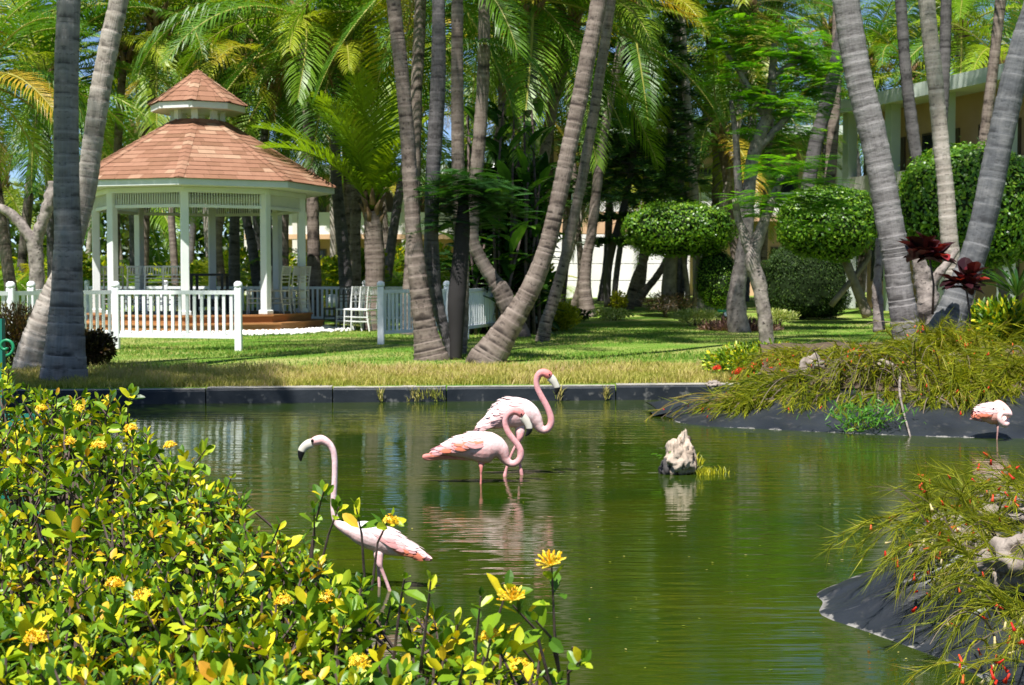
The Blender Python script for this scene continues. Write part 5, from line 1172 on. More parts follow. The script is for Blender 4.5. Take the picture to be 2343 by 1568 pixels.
def flamingo(label, zm, Y, path, legs, bill, eye, face, body_end, neck_from, cols, feath, voxel=.0045, extra=None, yaw=0.0):
    """path: (zx, zy, r) from tail to head in zoomed picture units; legs: list of such paths. One continuous remeshed skin."""
    q = px(Y)
    def W(p, dy=0.0):
        vx, vy, k = zm(p[0], p[1]); w = at(vx, vy, Y); return np.array((w.x, w.y + dy + (p[3] if len(p) > 3 else 0), w.z))
    def Rr(p): return p[2] * zm(0, 0)[2] / q
    base = W(legs[0][-1]); t = empty('flamingo', (base[0], base[1], -.3), label, 'flamingo', 'flamingos wading in the pond')
    n = 130; P = catmull([W(p) for p in path], n); r = np.interp(np.linspace(0, len(path) - 1, n), range(len(path)), [Rr(p) for p in path])
    idx = np.linspace(0, len(path) - 1, n); ratio = np.where(idx < body_end, .74, 1.0); ratio = np.convolve(np.pad(ratio, 6, 'edge'), np.ones(13) / 13, 'valid')
    V, f, _ = loft(P, np.maximum(r, .003), 20, True, ratio); allv = [V]; allf = [list(map(tuple, f))]; off = len(V); kind = []
    legp = []
    for li, lg in enumerate(legs):
        dy = (-.03, .045)[li % 2]; m = 50; LP = catmull([W(p, dy * min(1, i / 2)) for i, p in enumerate(lg)], m); lr = np.interp(np.linspace(0, len(lg) - 1, m), range(len(lg)), [Rr(p) * (.55 if i == 0 else .85 if i == 1 else 1) for i, p in enumerate(lg)])
        v2, f2, _ = loft(LP, lr, 12); allv.append(v2); allf.append([tuple(a + off for a in g_) for g_ in f2]); off += len(v2); legp.append((LP, lr))
    me = mesh(np.concatenate(allv), [g_ for l in allf for g_ in l])
    tmp = bpy.data.objects.new('tmp', me); COL.objects.link(tmp)
    rm = tmp.modifiers.new('r', 'REMESH'); rm.mode = 'VOXEL'; rm.voxel_size = voxel; sm = tmp.modifiers.new('s', 'SMOOTH'); sm.factor = .5; sm.iterations = 4
    dg = bpy.context.evaluated_depsgraph_get(); dg.update(); me2 = bpy.data.meshes.new_from_object(tmp.evaluated_get(dg)); bpy.data.objects.remove(tmp)
    co = np.empty(len(me2.vertices) * 3, dtype=np.float32); me2.vertices.foreach_get('co', co); co = co.reshape(-1, 3)
    # colour by what the skin point belongs to
    d2 = np.full(len(co), 9.); own = np.zeros(len(co), int)
    for i in range(n):
        d = np.linalg.norm(co - P[i], axis=1) - r[i] * .8; k = d < d2; d2[k] = d[k]; own[k] = i
    dl = np.full(len(co), 9.)
    for LP, lr in legp:
        for p, q_ in zip(LP[9:], lr[9:]): dl = np.minimum(dl, np.linalg.norm(co - p, axis=1) - q_)
    u = own / (n - 1) * (len(path) - 1); col = np.zeros((len(co), 3))
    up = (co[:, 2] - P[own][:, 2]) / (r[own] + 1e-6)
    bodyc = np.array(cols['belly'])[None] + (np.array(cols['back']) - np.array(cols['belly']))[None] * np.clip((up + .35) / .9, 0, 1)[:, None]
    nk = np.clip((u - neck_from) / 2.5, 0, 1)[:, None]; hd = np.clip((u - (len(path) - 6)) / 4, 0, 1)[:, None]
    col = bodyc * (1 - nk) + np.array(cols['neck'])[None] * nk; col = col * (1 - hd) + np.array(cols['head'])[None] * hd
    tl = np.clip((1.6 - u) / 1.6, 0, 1)[:, None]; col = col * (1 - tl * .7) + np.array(cols['tail'])[None] * tl * .7
    lm = np.clip(1 - (dl - .004) / .008, 0, 1)[:, None]; col = col * (1 - lm) + np.array(cols['leg'])[None] * lm
    nz_ = np.array([mnoise.noise(Vector(c) * 55) + .9 * mnoise.noise(Vector(c) * 150) for c in co]); col = np.clip(col * (1 + .20 * nz_[:, None] * np.array([.35, 1, 1])), 0, 1)
    a = me2.attributes.new('Col', 'FLOAT_COLOR', 'POINT'); cc = np.ones((len(co), 4), dtype=np.float32); cc[:, :3] = col; a.data.foreach_set('color', cc.ravel())
    me2.polygons.foreach_set('use_smooth', np.ones(len(me2.polygons), dtype=bool)); me2.materials.clear()
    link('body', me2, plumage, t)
    # bill
    B = catmull([W(p) for p in bill], 30); br = np.interp(np.linspace(0, len(bill) - 1, 30), range(len(bill)), [Rr(p) * 1.12 for p in bill])
    V, f, _ = loft(B, br, 14, True, np.full(30, .62)); s = np.repeat(np.linspace(0, 1, 30), 14)
    bc = np.where(s[:, None] > .52, np.array([.012, .012, .013])[None], np.array([.60, .56, .47])[None])
    g2 = np.abs((np.arange(len(V)) % 14) - 4) < 1; bc[g2 & (s > .25)] = (.03, .03, .03)
    link('bill', mesh(V, f, True, col=bc), bill_m, t)
    for sg in (-1, 1):
        bm = bmesh.new(); bmesh.ops.create_uvsphere(bm, u_segments=12, v_segments=8, radius=.0075); me = bpy.data.meshes.new('eye'); bm.to_mesh(me); bm.free()
        e = W(eye); link('eye', me, eye_m, t, Matrix.Translation((e[0], e[1] + sg * eye[2] * zm(0, 0)[2] / q, e[2])))
    # feathers laid over the body, rows from breast to tail, both sides
    Tt = norm(np.gradient(P, axis=0)); rg_ = random.Random(int(Y * 100))
    for (u0, u1, rows, a0, a1, na, ln, kinds, lift) in feath:
        rows = rows + (rows + 1) // 2; na = int(na * 1.35); ln *= .8
        for i in range(rows):
            uu_ = u0 + (u1 - u0) * i / max(1, rows - 1); k = int(uu_ / (len(path) - 1) * (n - 1))
            for sg in (-1, 1):
                for j in range(na):
                    an = math.radians(a0 + (a1 - a0) * (j + (.5 if i % 2 else 0)) / max(1, na - 1)) + rg_.uniform(-.06, .06)
                    tx = -Tt[k]; sd = np.array([0, 1., 0]) * sg; upv = np.cross(Tt[k], np.array([0, 1., 0])); upv = upv * (1 if upv[2] > 0 else -1)
                    nr = upv * math.sin(an) + sd * math.cos(an); rad = r[k]; pos = P[k] + upv * math.sin(an) * rad * .95 + sd * math.cos(an) * rad * .74 * .96
                    kd = kinds[min(len(kinds) - 1, int(len(kinds) * (1 - (j + rg_.uniform(-.4, .4)) / max(1, na - 1)) * .999))] if len(kinds) > 1 else kinds[0]
                    kd = kd if isinstance(kd, str) else rg_.choice(kd)
                    D = norm(tx + nr * (lift + rg_.uniform(-.03, .05)) - upv * .05); Rm = orient(D[None], nr[None])[0]
                    link('feather', FM[kd], None, t, mat4(Rm, pos + nr * .002, ln * rg_.uniform(.85, 1.15)))
    if extra: extra(t, W, Rr)
    return t
Zm = zmap(1550, 1350, 2.851)
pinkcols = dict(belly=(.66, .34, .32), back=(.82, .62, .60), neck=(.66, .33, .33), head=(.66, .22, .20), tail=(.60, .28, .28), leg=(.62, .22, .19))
F1 = [(300, 1048, 8), (400, 1015, 52), (500, 995, 88), (620, 978, 128), (720, 975, 160), (800, 978, 176), (870, 980, 168), (930, 992, 138), (975, 1018, 104), (1003, 1055, 76), (1025, 1098, 54), (1062, 1140, 43), (1110, 1155, 38), (1160, 1132, 38), (1190, 1085, 37), (1194, 1020, 36), (1165, 955, 34), (1112, 885, 33), (1062, 815, 32), (1032, 742, 31), (1030, 680, 33), (1055, 625, 36), (1100, 592, 40), (1150, 588, 43), (1190, 608, 43), (1214, 636, 37)]
leg1 = [(790, 1080, 60), (770, 1150, 42), (770, 1195, 19), (768, 1260, 13), (766, 1340, 12), (764, 1480, 12), (760, 1700, 12)]
leg2 = [(760, 1070, 50), (640, 1102, 27), (500, 1095, 25), (340, 1083, 27), (215, 1080, 31), (152, 1088, 27), (190, 1112, 20), (330, 1108, 14), (520, 1112, 11)]
feathA = [(5.9, 5.9, 1, 35, 78, 5, .10, ['white', 'pale'], .03), (5.2, 4.2, 3, 8, 78, 7, .12, ['white', 'pale', ['pale', 'pink'], ['pink', 'coral']], .03), (3.6, 2.4, 3, 0, 72, 6, .14, ['white', ['white', 'pale'], 'pink', ['coral', 'pink']], .02), (1.9, 1.2, 2, 5, 60, 4, .15, [['dark', 'rose'], 'rose', ['coral', 'rose']], .0)]
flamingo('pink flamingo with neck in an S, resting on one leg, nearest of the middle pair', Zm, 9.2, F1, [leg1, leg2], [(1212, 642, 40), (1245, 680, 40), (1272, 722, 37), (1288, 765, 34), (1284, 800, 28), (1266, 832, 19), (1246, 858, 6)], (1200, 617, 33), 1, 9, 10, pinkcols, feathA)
F2 = [(768, 782, 10), (850, 738, 48), (940, 692, 92), (1040, 640, 138), (1130, 612, 165), (1220, 612, 160), (1290, 640, 130), (1340, 680, 96), (1375, 725, 66), (1400, 765, 50), (1435, 790, 42), (1480, 780, 40), (1515, 735, 37), (1522, 670, 36), (1500, 590, 34), (1465, 510, 33), (1420, 430, 32), (1380, 350, 31), (1365, 280, 32), (1375, 215, 36), (1410, 175, 41), (1450, 173, 45), (1490, 193, 47), (1512, 218, 38)]
l1 = [(1200, 700, 80), (1192, 800, 62), (1185, 860, 38), (1160, 925, 22), (1112, 1010, 17), (1070, 1110, 15), (1036, 1220, 17), (1025, 1280, 24), (1017, 1350, 14), (1012, 1480, 12), (1008, 1680, 12)]
l2 = [(1170, 720, 70), (1165, 820, 40), (1160, 920, 20), (1172, 1050, 16), (1186, 1170, 15), (1198, 1240, 22), (1208, 1300, 20), (1212, 1370, 13), (1215, 1500, 12), (1215, 1680, 12)]
feathB = [(5.3, 4.6, 2, 20, 88, 6, .115, ['white', 'white', 'pale'], .10), (4.2, 3.2, 3, 5, 85, 7, .13, ['white', 'white', 'pale', 'pale'], .07), (2.9, 1.9, 3, 0, 78, 6, .14, ['white', 'white', ['pale', 'white'], 'pale'], .03), (1.5, 1.0, 2, 10, 65, 4, .13, ['pale', ['rose', 'dark'], 'pale'], .0), (4.6, 3.4, 3, 74, 92, 3, .11, ['white'], .24)]
palecols = dict(belly=(.70, .44, .42), back=(.83, .68, .66), neck=(.66, .32, .32), head=(.68, .20, .18), tail=(.55, .35, .36), leg=(.64, .30, .30))
flamingo('pale flamingo with ruffled back and head held highest, behind the middle pair', Zm, 9.55, F2, [l1, l2], [(1510, 222, 42), (1540, 252, 40), (1566, 288, 35), (1585, 325, 32), (1586, 355, 27), (1577, 385, 18), (1565, 410, 6)], (1502, 190, 36), -1, 8, 9, palecols, feathB)
Zl = zmap(1050, 1600, 2.412)
F3 = [(1352, 1232, 10), (1250, 1192, 40), (1150, 1150, 74), (1050, 1110, 108), (950, 1062, 130), (850, 1028, 128), (760, 1002, 114), (680, 978, 80), (610, 955, 55), (562, 930, 41), (532, 890, 33), (516, 830, 30), (510, 750, 29), (512, 650, 28), (518, 540, 27), (521, 430, 27), (520, 340, 28), (508, 262, 29), (480, 207, 32), (440, 172, 39), (395, 156, 47), (350, 165, 46), (318, 180, 38)]
l1 = [(930, 1120, 80), (925, 1200, 55), (935, 1270, 30), (950, 1315, 19), (980, 1390, 17), (1012, 1475, 17), (1040, 1560, 19), (1046, 1620, 14), (1050, 1800, 13)]
l2 = [(900, 1130, 60), (905, 1220, 42), (910, 1300, 21), (914, 1400, 16), (918, 1500, 16), (922, 1600, 14), (924, 1800, 13)]
feathC = [(5.9, 5.0, 2, 20, 85, 6, .075, ['white', 'white', 'pale'], .02), (4.6, 3.4, 3, 5, 80, 6, .09, ['white', 'white', 'pale', ['pale', 'pink']], .01), (3.0, 1.8, 3, -8, 70, 6, .10, ['white', 'white', ['pale', 'white'], 'pale', ['coral', 'pink'], 'coral'], .0), (1.4, .9, 2, 0, 60, 4, .085, ['pale', ['white', 'dark'], 'rose', 'dark'], .0)]
palest = dict(belly=(.72, .48, .46), back=(.86, .78, .77), neck=(.74, .52, .52), head=(.76, .44, .42), tail=(.70, .55, .54), leg=(.60, .36, .36))
flamingo('pale pink flamingo with upright neck standing behind the foreground shrub', Zl, 6.05, F3, [l1, l2], [(316, 184, 40), (280, 196, 40), (245, 218, 35), (221, 250, 32), (212, 285, 27), (209, 318, 18), (212, 350, 5)], (322, 160, 36), 1, 8, 9, palest, feathC, .0032)
Zr = zmap(3400, 1400, 4.481)
F4 = [(1320, 770, 14), (1390, 758, 88), (1470, 745, 150), (1560, 738, 190), (1640, 735, 188), (1710, 755, 150), (1755, 800, 95), (1750, 850, 55, -.1), (1700, 885, 48, -.16), (1635, 885, 48, -.19), (1580, 830, 47, -.2), (1562, 760, 45, -.2), (1600, 700, 44, -.19), (1690, 705, 46, -.18), (1765, 735, 48, -.14), (1790, 690, 50, -.08), (1750, 610, 52, -.03), (1680, 560, 54, .0), (1620, 590, 44, .0), (1580, 630, 30, -.03)]
l1 = [(1640, 850, 70), (1655, 930, 30), (1650, 1000, 16), (1642, 1090, 15), (1636, 1180, 14), (1630, 1300, 13)]
l2 = [(1560, 850, 50), (1440, 870, 22), (1330, 850, 20), (1260, 835, 24), (1225, 850, 14)]
feathD = [(4.0, 3.2, 2, 10, 85, 6, .10, ['white', 'white', 'pale'], .02), (2.8, 1.9, 3, -10, 80, 6, .11, ['white', 'pale', 'pink', 'coral'], .02), (1.5, 1.0, 2, -5, 65, 4, .09, ['pink', 'coral'], .0)]
coral = dict(belly=(.74, .36, .29), back=(.84, .64, .58), neck=(.80, .52, .48), head=(.76, .36, .30), tail=(.74, .28, .18), leg=(.40, .22, .20))
flamingo('flamingo asleep on one leg with coiled neck by the right bank', Zr, 11.75, F4, [l1, l2], [(1580, 632, 26, -.05), (1560, 640, 18, -.06), (1540, 650, 5, -.07)], (1640, 590, 48), 1, 6, 7, coral, feathD, .005)

# ================================================================== ROCKS
def rock(name, label, c, d, seed, sub=4, amp=.45, pits=True, parent=None, shape=None, mat=None):
    bm = bmesh.new(); bmesh.ops.create_icosphere(bm, subdivisions=sub, radius=1)
    for v in bm.verts:
        p = v.co.copy(); q = Vector((p.x * d[0], p.y * d[1], p.z * d[2]))
        n = amp * mnoise.noise(p * 1.5 + Vector((seed, 0, 0))) + amp * .5 * mnoise.noise(p * 3.3 + Vector((0, seed, 0))) + amp * .22 * mnoise.noise(p * 8 + Vector((0, 0, seed)))
        if pits:
            h = mnoise.noise(p * 2.7 + Vector((seed * 2, 5, 1))); n -= .9 * max(0, h - .2) + .25 * max(0, mnoise.noise(p * 6.5 + Vector((seed, 2, 7))) - .2)
        q *= 1 + n
        if shape: q = shape(p, q)
        v.co = q + Vector(c)
    me = bpy.data.meshes.new('rock'); bm.to_mesh(me); bm.free(); me.polygons.foreach_set('use_smooth', np.ones(len(me.polygons), dtype=bool))
    o = link(name, me, mat or rock_m, parent)
    if label: tag(o, label, 'rock')
    return o
p = on(1557, 1083, 0)
def taper(pp, q):
    k = np.interp(pp.z, [-1, -.2, .2, .55, 1], [1.0, 1.05, .95, .72, .38]); return Vector((q.x * k + .012 * pp.z, q.y * k, q.z))
rock('pond_rock', 'pale pitted limestone rock sticking out of the pond', (p.x, p.y, .13), (.115, .12, .155), 3.1, 5, .42, True, None, taper)
rock('pond_rock', 'low dark rock stub leaning on the pale pond rock', (p.x - .10, p.y - .01, .03), (.05, .07, .075), 8.4, 4, .3, True, None, None, bark_dark)
n = 420
xx = p.x + .10 + np.abs(np.random.normal(0, .09, n)) * .9; yy = p.y - .02 + np.random.normal(0, .05, n); zz = np.where(xx < p.x + .15, np.random.uniform(0, .10, n) * (np.random.rand(n) < .4), 0)
tag(blades(xx, yy, zz, np.random.uniform(.02, .05, n), np.random.uniform(.005, .009, n), np.random.uniform(.3, 1.1, n), np.random.uniform(.1, .55, n), 'rock_grass', yellow_shrub_m), 'bright grass tufts at the right foot of the pond rock', 'grass')
t = empty('pond_sprig', (p.x - .14, p.y, .06), 'tiny green sprig on the left of the pond rock', 'plant')
sp = leaf_obj_mesh(LEAF_V, LEAF_F, sprig_m)
for j, (dx, dz, a, s_) in enumerate([(-.13, .14, 2.9, .055), (-.10, .13, 3.3, .05), (-.06, .15, .8, .04), (-.11, .12, 4.2, .045)]):
    link('leaf', sp, None, t, Matrix.Translation((p.x - .03 + dx, p.y - .06, dz)) @ Matrix.Rotation(a, 4, 'Z') @ Matrix.Rotation(.5, 4, 'X') @ Matrix.Scale(s_, 4))
for i, (vx, d, sx, sz, lab) in enumerate([(1952, 1.75, .16, .16, 'pale rock half buried in the russelia on the far bank'), (1700, 1.5, .10, .06, 'small pale stone near the kerb end of the far bank'), (2010, 1.85, .12, .10, 'grey rock right of the pale bank rock'), (2130, 1.7, .2, .12, 'low rock under the stems in the middle of the far bank'), (2215, 1.55, .14, .1, 'brown rock above the sleeping flamingo bank'), (2075, 1.75, .13, .08, 'flat stone on the far bank below the big palms'), (2310, 2.0, .2, .14, 'rock behind the sleeping flamingo')]):
    q = bankpt(vx, d); rock('bank_rock', lab, (q.x, q.y, q.z + sz * .25), (sx * .75, sx * .6, sz * .75), 11 + i * 3.7, 4, .4, mat=bank_rock_m)
for i, (vx, vy, z, sx, sz, lab) in enumerate([(2165, 1225, .30, .14, .10, 'grey pitted rock at the back of the near bank'), (2330, 1275, .34, .13, .10, 'large pale rock at the right edge of the near bank'), (2310, 1150, .36, .12, .08, 'white rock behind the near bank plants'), (2240, 1240, .31, .10, .07, 'dark stone between the near bank rocks')]):
    q = on(vx, vy, z); rock('bank_rock', lab, (q.x, q.y, z - .02), (sx, sx * .9, sz), 50 + i * 5.1, 4, .45, mat=bank_rock_m)

# ================================================================== RUSSELIA (red-flowered arching rush plants)
def russelia(label, roots, nst, Lr, dirs, seed, thick=.0035, red=.5, cream=0, dry=.15, nb=26, bl=(.08, .22), droop=1.0, el=(.35, 1.25)):
    """arching stems with fine branchlets. roots: list of points; dirs: (mean heading, spread) of the lean"""
    rgn = np.random.RandomState(seed); rg_ = random.Random(seed)
    c = roots[len(roots) // 2]; t = empty('russelia_plant', c, label, 'flowering plant', 'red-flowered rush plants on the banks')
    st = MB(); sd = MB(); Ds, Ts, Ss, fr, fT, fD = [], [], [], [], [], []
    for i in range(nst):
        p = np.array(rg_.choice(roots)) + np.array([rg_.gauss(0, .12), rg_.gauss(0, .12), 0]); ln = rg_.uniform(*Lr); h = dirs[0] + rg_.gauss(0, dirs[1]); e = rg_.uniform(*el)
        d = np.array([math.cos(h) * math.cos(e), math.sin(h) * math.cos(e), math.sin(e)]); pts = [p]; m = 11
        for k in range(m):
            d = norm(d + np.array([0, 0, -1.]) * (.20 + .06 * k / m) * droop * rg_.uniform(.7, 1.2) * (11 / m)); pts.append(pts[-1] + d * ln / m)
        dead = rg_.random() < dry
        (sd if dead else st).tube([tuple(q) for q in pts], [thick * (1 - .07 * k) for k in range(len(pts))], 3, False)
        P = np.array(pts); T = norm(np.gradient(P, axis=0))
        for k in range(int(nb * 1.7) if not dead else 5):
            s = rg_.uniform(.15, 1) * (len(P) - 1.001); a = int(s); q = P[a] * (1 - s + a) + P[a + 1] * (s - a)
            Ds.append(norm(T[a] * 1.25 + rgn.normal(0, .42, 3) + np.array([0, 0, .05]))); Ts.append(q); Ss.append(rg_.uniform(*bl))
        if not dead and rg_.random() < red * (1.0 if thick > .005 else .5):
            for k in range(rg_.randint(1, 4)):
                s = rg_.uniform(.55, 1) * (len(P) - 1.001); a = int(s); q = P[a] * (1 - s + a) + P[a + 1] * (s - a); fT.append(q + rgn.normal(0, .02, 3)); fD.append(norm(rgn.normal(0, .5, 3) + np.array([0, 0, -.8]))); fr.append(rg_.random() < cream)
    if st.v: tag(link('stems', st.me(), rus_stem_m, t), kind='stuff')
    if sd.v: tag(link('dry_stems', sd.me(), rus_dry_m, t), kind='stuff')
    n = len(Ds); k = thick / .0035
    o = link('branchlets', scatter(NEED_V * np.array([1, .026 * k, 1]), NEED_F, orient(np.array(Ds), rdir(n)), np.array(Ts), np.array(Ss)), rus_stem_m, t); tag(o, kind='stuff')
    tv, tf, _ = loft([(0, 0, 0), (.6, 0, 0), (1, 0, 0)], [.10, .14, .26], 5)
    fr = np.array(fr, bool); fT = np.array(fT); fD = np.array(fD)
    for msk, mt, nm in ((~fr, rus_red_m, 'red_flowers'), (fr, rus_cream_m, 'cream_flowers')):
        if len(fT) and msk.any():
            n = int(msk.sum()); tag(link(nm, scatter(tv, tf, orient(fD[msk], rdir(n)), fT[msk], np.random.uniform(.018, .028, n) * min(1.35, k)), mt, t), kind='stuff')
    return t
PI = math.pi
def bp(*a): return [tuple(bankpt(vx, d) + Vector((0, 0, .02))) for vx, d in a]
K = .007
russelia('russelia cascading over the liner near the kerb end of the far bank', bp((1740, .8), (1770, .9), (1810, 1.1), (1850, 1.2)), 150, (.5, 1.15), (PI * 1.15, .45), 1, K, .8, 0, .15, 30, el=(-.35, .3))
russelia('russelia trailing down to the water in the middle of the far bank', bp((1850, 1.3), (1890, 1.5), (1930, 1.5), (1960, 1.4)), 150, (.6, 1.3), (PI * 1.2, .5), 2, K, .5, 0, .25, 30, el=(-.2, .5))
russelia('upright russelia tuft before the grey ribbed palm', bp((1900, 2.3), (1960, 2.5), (2030, 2.6), (2080, 2.4)), 110, (.35, .75), (PI * 1.3, 1.2), 3, K, .9, 0, .1, 26, droop=.95, el=(0, .8))
russelia('russelia around the foot of the dark right palm', bp((2080, 1.9), (2130, 2.2), (2190, 2.3), (2240, 2.2)), 140, (.45, .95), (PI * 1.4, 1.1), 4, K, .6, 0, .15, 28, droop=.9, el=(.05, .95))
russelia('dense russelia above the sleeping flamingo', bp((2220, 1.7), (2270, 1.9), (2320, 2.0), (2360, 1.8)), 170, (.5, 1.1), (PI * 1.45, .8), 5, K, .3, 0, .15, 30, el=(0, .9))
russelia('greyish dry russelia stems over the rocks of the far bank', bp((2030, 1.5), (2080, 1.5), (2130, 1.5), (2180, 1.5)), 120, (.4, 1.0), (PI * 1.3, .7), 6, K, .2, 0, .6, 22)
russelia('long russelia sprays hanging beyond the tip of the far bank', bp((1720, .9), (1745, .9)), 10, (.9, 1.4), (PI * 1.03, .18), 7, K, 1.0, 0, .05, 18, droop=.7, el=(.1, .5))
russelia('low russelia right of the orange-flowered shrub', bp((1930, 1.9), (1960, 2.1), (1990, 2.3)), 60, (.3, .55), (PI * 1.3, 1.2), 8, K, 1.0, 0, .05, 22, droop=.9, el=(0, .7))
russelia('russelia draping low over the liner between the weed and the sleeping flamingo', bp((2050, 1.0), (2110, 1.1), (2170, 1.0), (2230, 1.1)), 120, (.4, .85), (PI * 1.35, .5), 14, K, .4, 0, .35, 26, el=(-.3, .4))
russelia('russelia draping over the left half of the far liner', bp((1800, .9), (1860, 1.0), (1930, 1.0)), 110, (.4, .8), (PI * 1.25, .45), 15, K, .7, 0, .2, 28, el=(-.3, .4))
russelia('thick russelia spilling down the right edge of the far bank', bp((2270, 1.3), (2310, 1.5), (2350, 1.5), (2390, 1.4)), 170, (.4, .9), (PI * 1.4, .7), 16, K, .3, 0, .15, 30, el=(-.1, .8))
russelia('russelia tangle at the foot of the leafy shrubs on the right', bp((2210, 2.4), (2270, 2.6), (2330, 2.4), (2380, 2.2)), 170, (.4, .85), (PI * 1.4, 1.1), 17, K, .5, 0, .1, 30, el=(0, 1.0))
russelia('russelia at the right edge behind the dark palm', bp((2290, 2.6), (2340, 2.8), (2390, 2.6)), 140, (.5, 1.0), (PI * 1.4, 1.0), 9, K, .4, 0, .1, 30)
def npnt(vx, vy, z): return tuple(on(vx, vy, z))
K2 = .0042
russelia('near russelia arching over the liner with cream and red flowers', [npnt(2290, 1255, .33), npnt(2330, 1240, .34), npnt(2250, 1230, .33)], 34, (.3, .58), (PI * 1.12, .35), 10, K2, .8, .5, .1, 46, (.04, .11), .85)
russelia('near russelia hanging at the bottom right corner', [npnt(2345, 1330, .34), npnt(2370, 1390, .32), npnt(2340, 1270, .36)], 30, (.26, .5), (PI * 1.2, .45), 11, K2, .8, .6, .2, 46, (.04, .11), .95)
russelia('near russelia behind the rocks of the near bank', [npnt(2220, 1190, .36), npnt(2290, 1165, .38), npnt(2345, 1140, .4), npnt(2170, 1215, .33)], 58, (.25, .48), (PI * 1.2, .9), 12, K2, .9, .05, .15, 46, (.04, .12), .7)
russelia('low russelia runners on the liner at the very bottom right', [npnt(2350, 1500, .22), npnt(2380, 1460, .26)], 16, (.25, .45), (PI * 1.15, .4), 13, K2, .9, .1, .4, 34, (.04, .11), .9)
russelia('russelia on top of the near bank towards the right', [(2.6, 5.6, .3), (2.9, 6.1, .3), (3.2, 5.3, .3), (2.7, 4.8, .3)], 80, (.3, .6), (PI * 1.2, 1.2), 18, K2, .8, .2, .2, 40, (.04, .12), .8)
russelia('russelia on the far bank beyond the right edge', bp((2480, 1.6), (2560, 2.2), (2640, 1.8), (2720, 2.4)), 170, (.5, 1.0), (PI * 1.4, 1.0), 19, K, .4, 0, .1, 26)
# bright green weed at the waterline and a fallen stick
q = bankpt(1985, .1); t = empty('water_weed', q, 'bright green leafy weed at the waterline of the far bank', 'plant')
n = 330; T = np.array(q) + np.random.normal(0, 1, (n, 3)) * np.array([.17, .08, .07]) + np.array([0, -.02, .12]); T[:, 2] = np.maximum(T[:, 2], .02)
o = link('foliage', scatter(LANCE_V, LANCE_F, orient(norm(rdir(n) + np.array([0, 0, .6])), rdir(n)), T, np.random.uniform(.05, .10, n)), sprig_m, t); tag(o, kind='stuff')
mb = MB()
for j in range(14): mb.tube([(q.x + random.gauss(0, .08), q.y, 0), (q.x + random.gauss(0, .14), q.y - .02, .2)], [.004, .002], 4)
mb.build('stems', rus_stem_m, t)
a, b, c_ = bankpt(2135, 1.3), bankpt(2105, .7), on(2082, 1000, 0)
V, f, _ = loft(catmull([tuple(a + Vector((0, 0, .12))), tuple(b + Vector((0, 0, .1))), tuple(c_)], 16), np.linspace(.014, .008, 16), 6)
tag(link('fallen_stick', mesh(V, f, True), bark_smooth), 'thin bare stick lying down the liner into the water', 'stick')

# ================================================================== FOREGROUND IXORA
SIL = [(-60, 815), (20, 835), (90, 885), (170, 905), (255, 905), (300, 945), (350, 1010), (430, 1040), (470, 1085), (530, 1115), (580, 1180), (650, 1215), (720, 1245), (780, 1300), (850, 1350), (905, 1380), (960, 1385), (1010, 1400), (1060, 1430), (1110, 1430), (1160, 1420), (1210, 1430), (1240, 1480), (1275, 1540), (1330, 1640)]
def sil(vx): return np.interp(vx, [a for a, b in SIL], [b for a, b in SIL])
def Ysurf(vy): return np.interp(vy, [820, 900, 1050, 1200, 1400, 1568, 1800], [5.9, 5.4, 4.7, 4.1, 3.35, 2.85, 2.4])
IX_ME = leaf_obj_mesh(LEAF_V * np.array([1, 1.05, 1]), LEAF_F, ixora_m)
regions = [('leafy ixora shrub at the far left with several yellow flower heads', lambda x, y: (x < 340) & (y < 1130)), ('ixora shrub filling the bottom left corner', lambda x, y: (x < 430) & (y >= 1130) & (y < 3000)),
           ('ixora shrub in the middle of the hedge below the upright flamingo neck', lambda x, y: (x >= 340) & (x < 800) & (y < 1330)), ('ixora shrub at the bottom between the corner and the pond', lambda x, y: (x >= 430) & (x < 830) & (y >= 1330)),
           ('ixora shrub at the right end of the hedge with bare twigs and bud clusters', lambda x, y: x >= 800)]
np.random.seed(77); random.seed(77)
NT = 1600
cand_x, cand_y = [], []
while len(cand_x) < NT:
    x = random.uniform(-90, 1320); y = random.uniform(800, 1720)
    if y > sil(x) + random.expovariate(1 / 14.0) - 4: 
        if x > 830 and random.random() < .58: continue
        if mnoise.noise(Vector((x * .011, y * .014, 3.3))) < -.28 and random.random() < .75: continue
        cand_x.append(x); cand_y.append(y)
cx, cy = np.array(cand_x), np.array(cand_y)
depth = np.random.rand(NT) ** 1.6 * .85; Yt = Ysurf(cy) + depth
tips = np.array([tuple(at(a, b, c)) for a, b, c in zip(cx, cy, Yt)])
flow_spec = {0: [(252, 903), (183, 926), (300, 972), (228, 1012), (95, 925), (160, 1000)], 1: [(82, 1455), (328, 1357), (262, 1330)], 2: [(650, 1368), (748, 1362), (390, 1010)], 3: [(820, 1510)], 4: [(893, 1185), (1260, 1280), (1172, 1360), (1122, 1448), (1190, 1518)]}
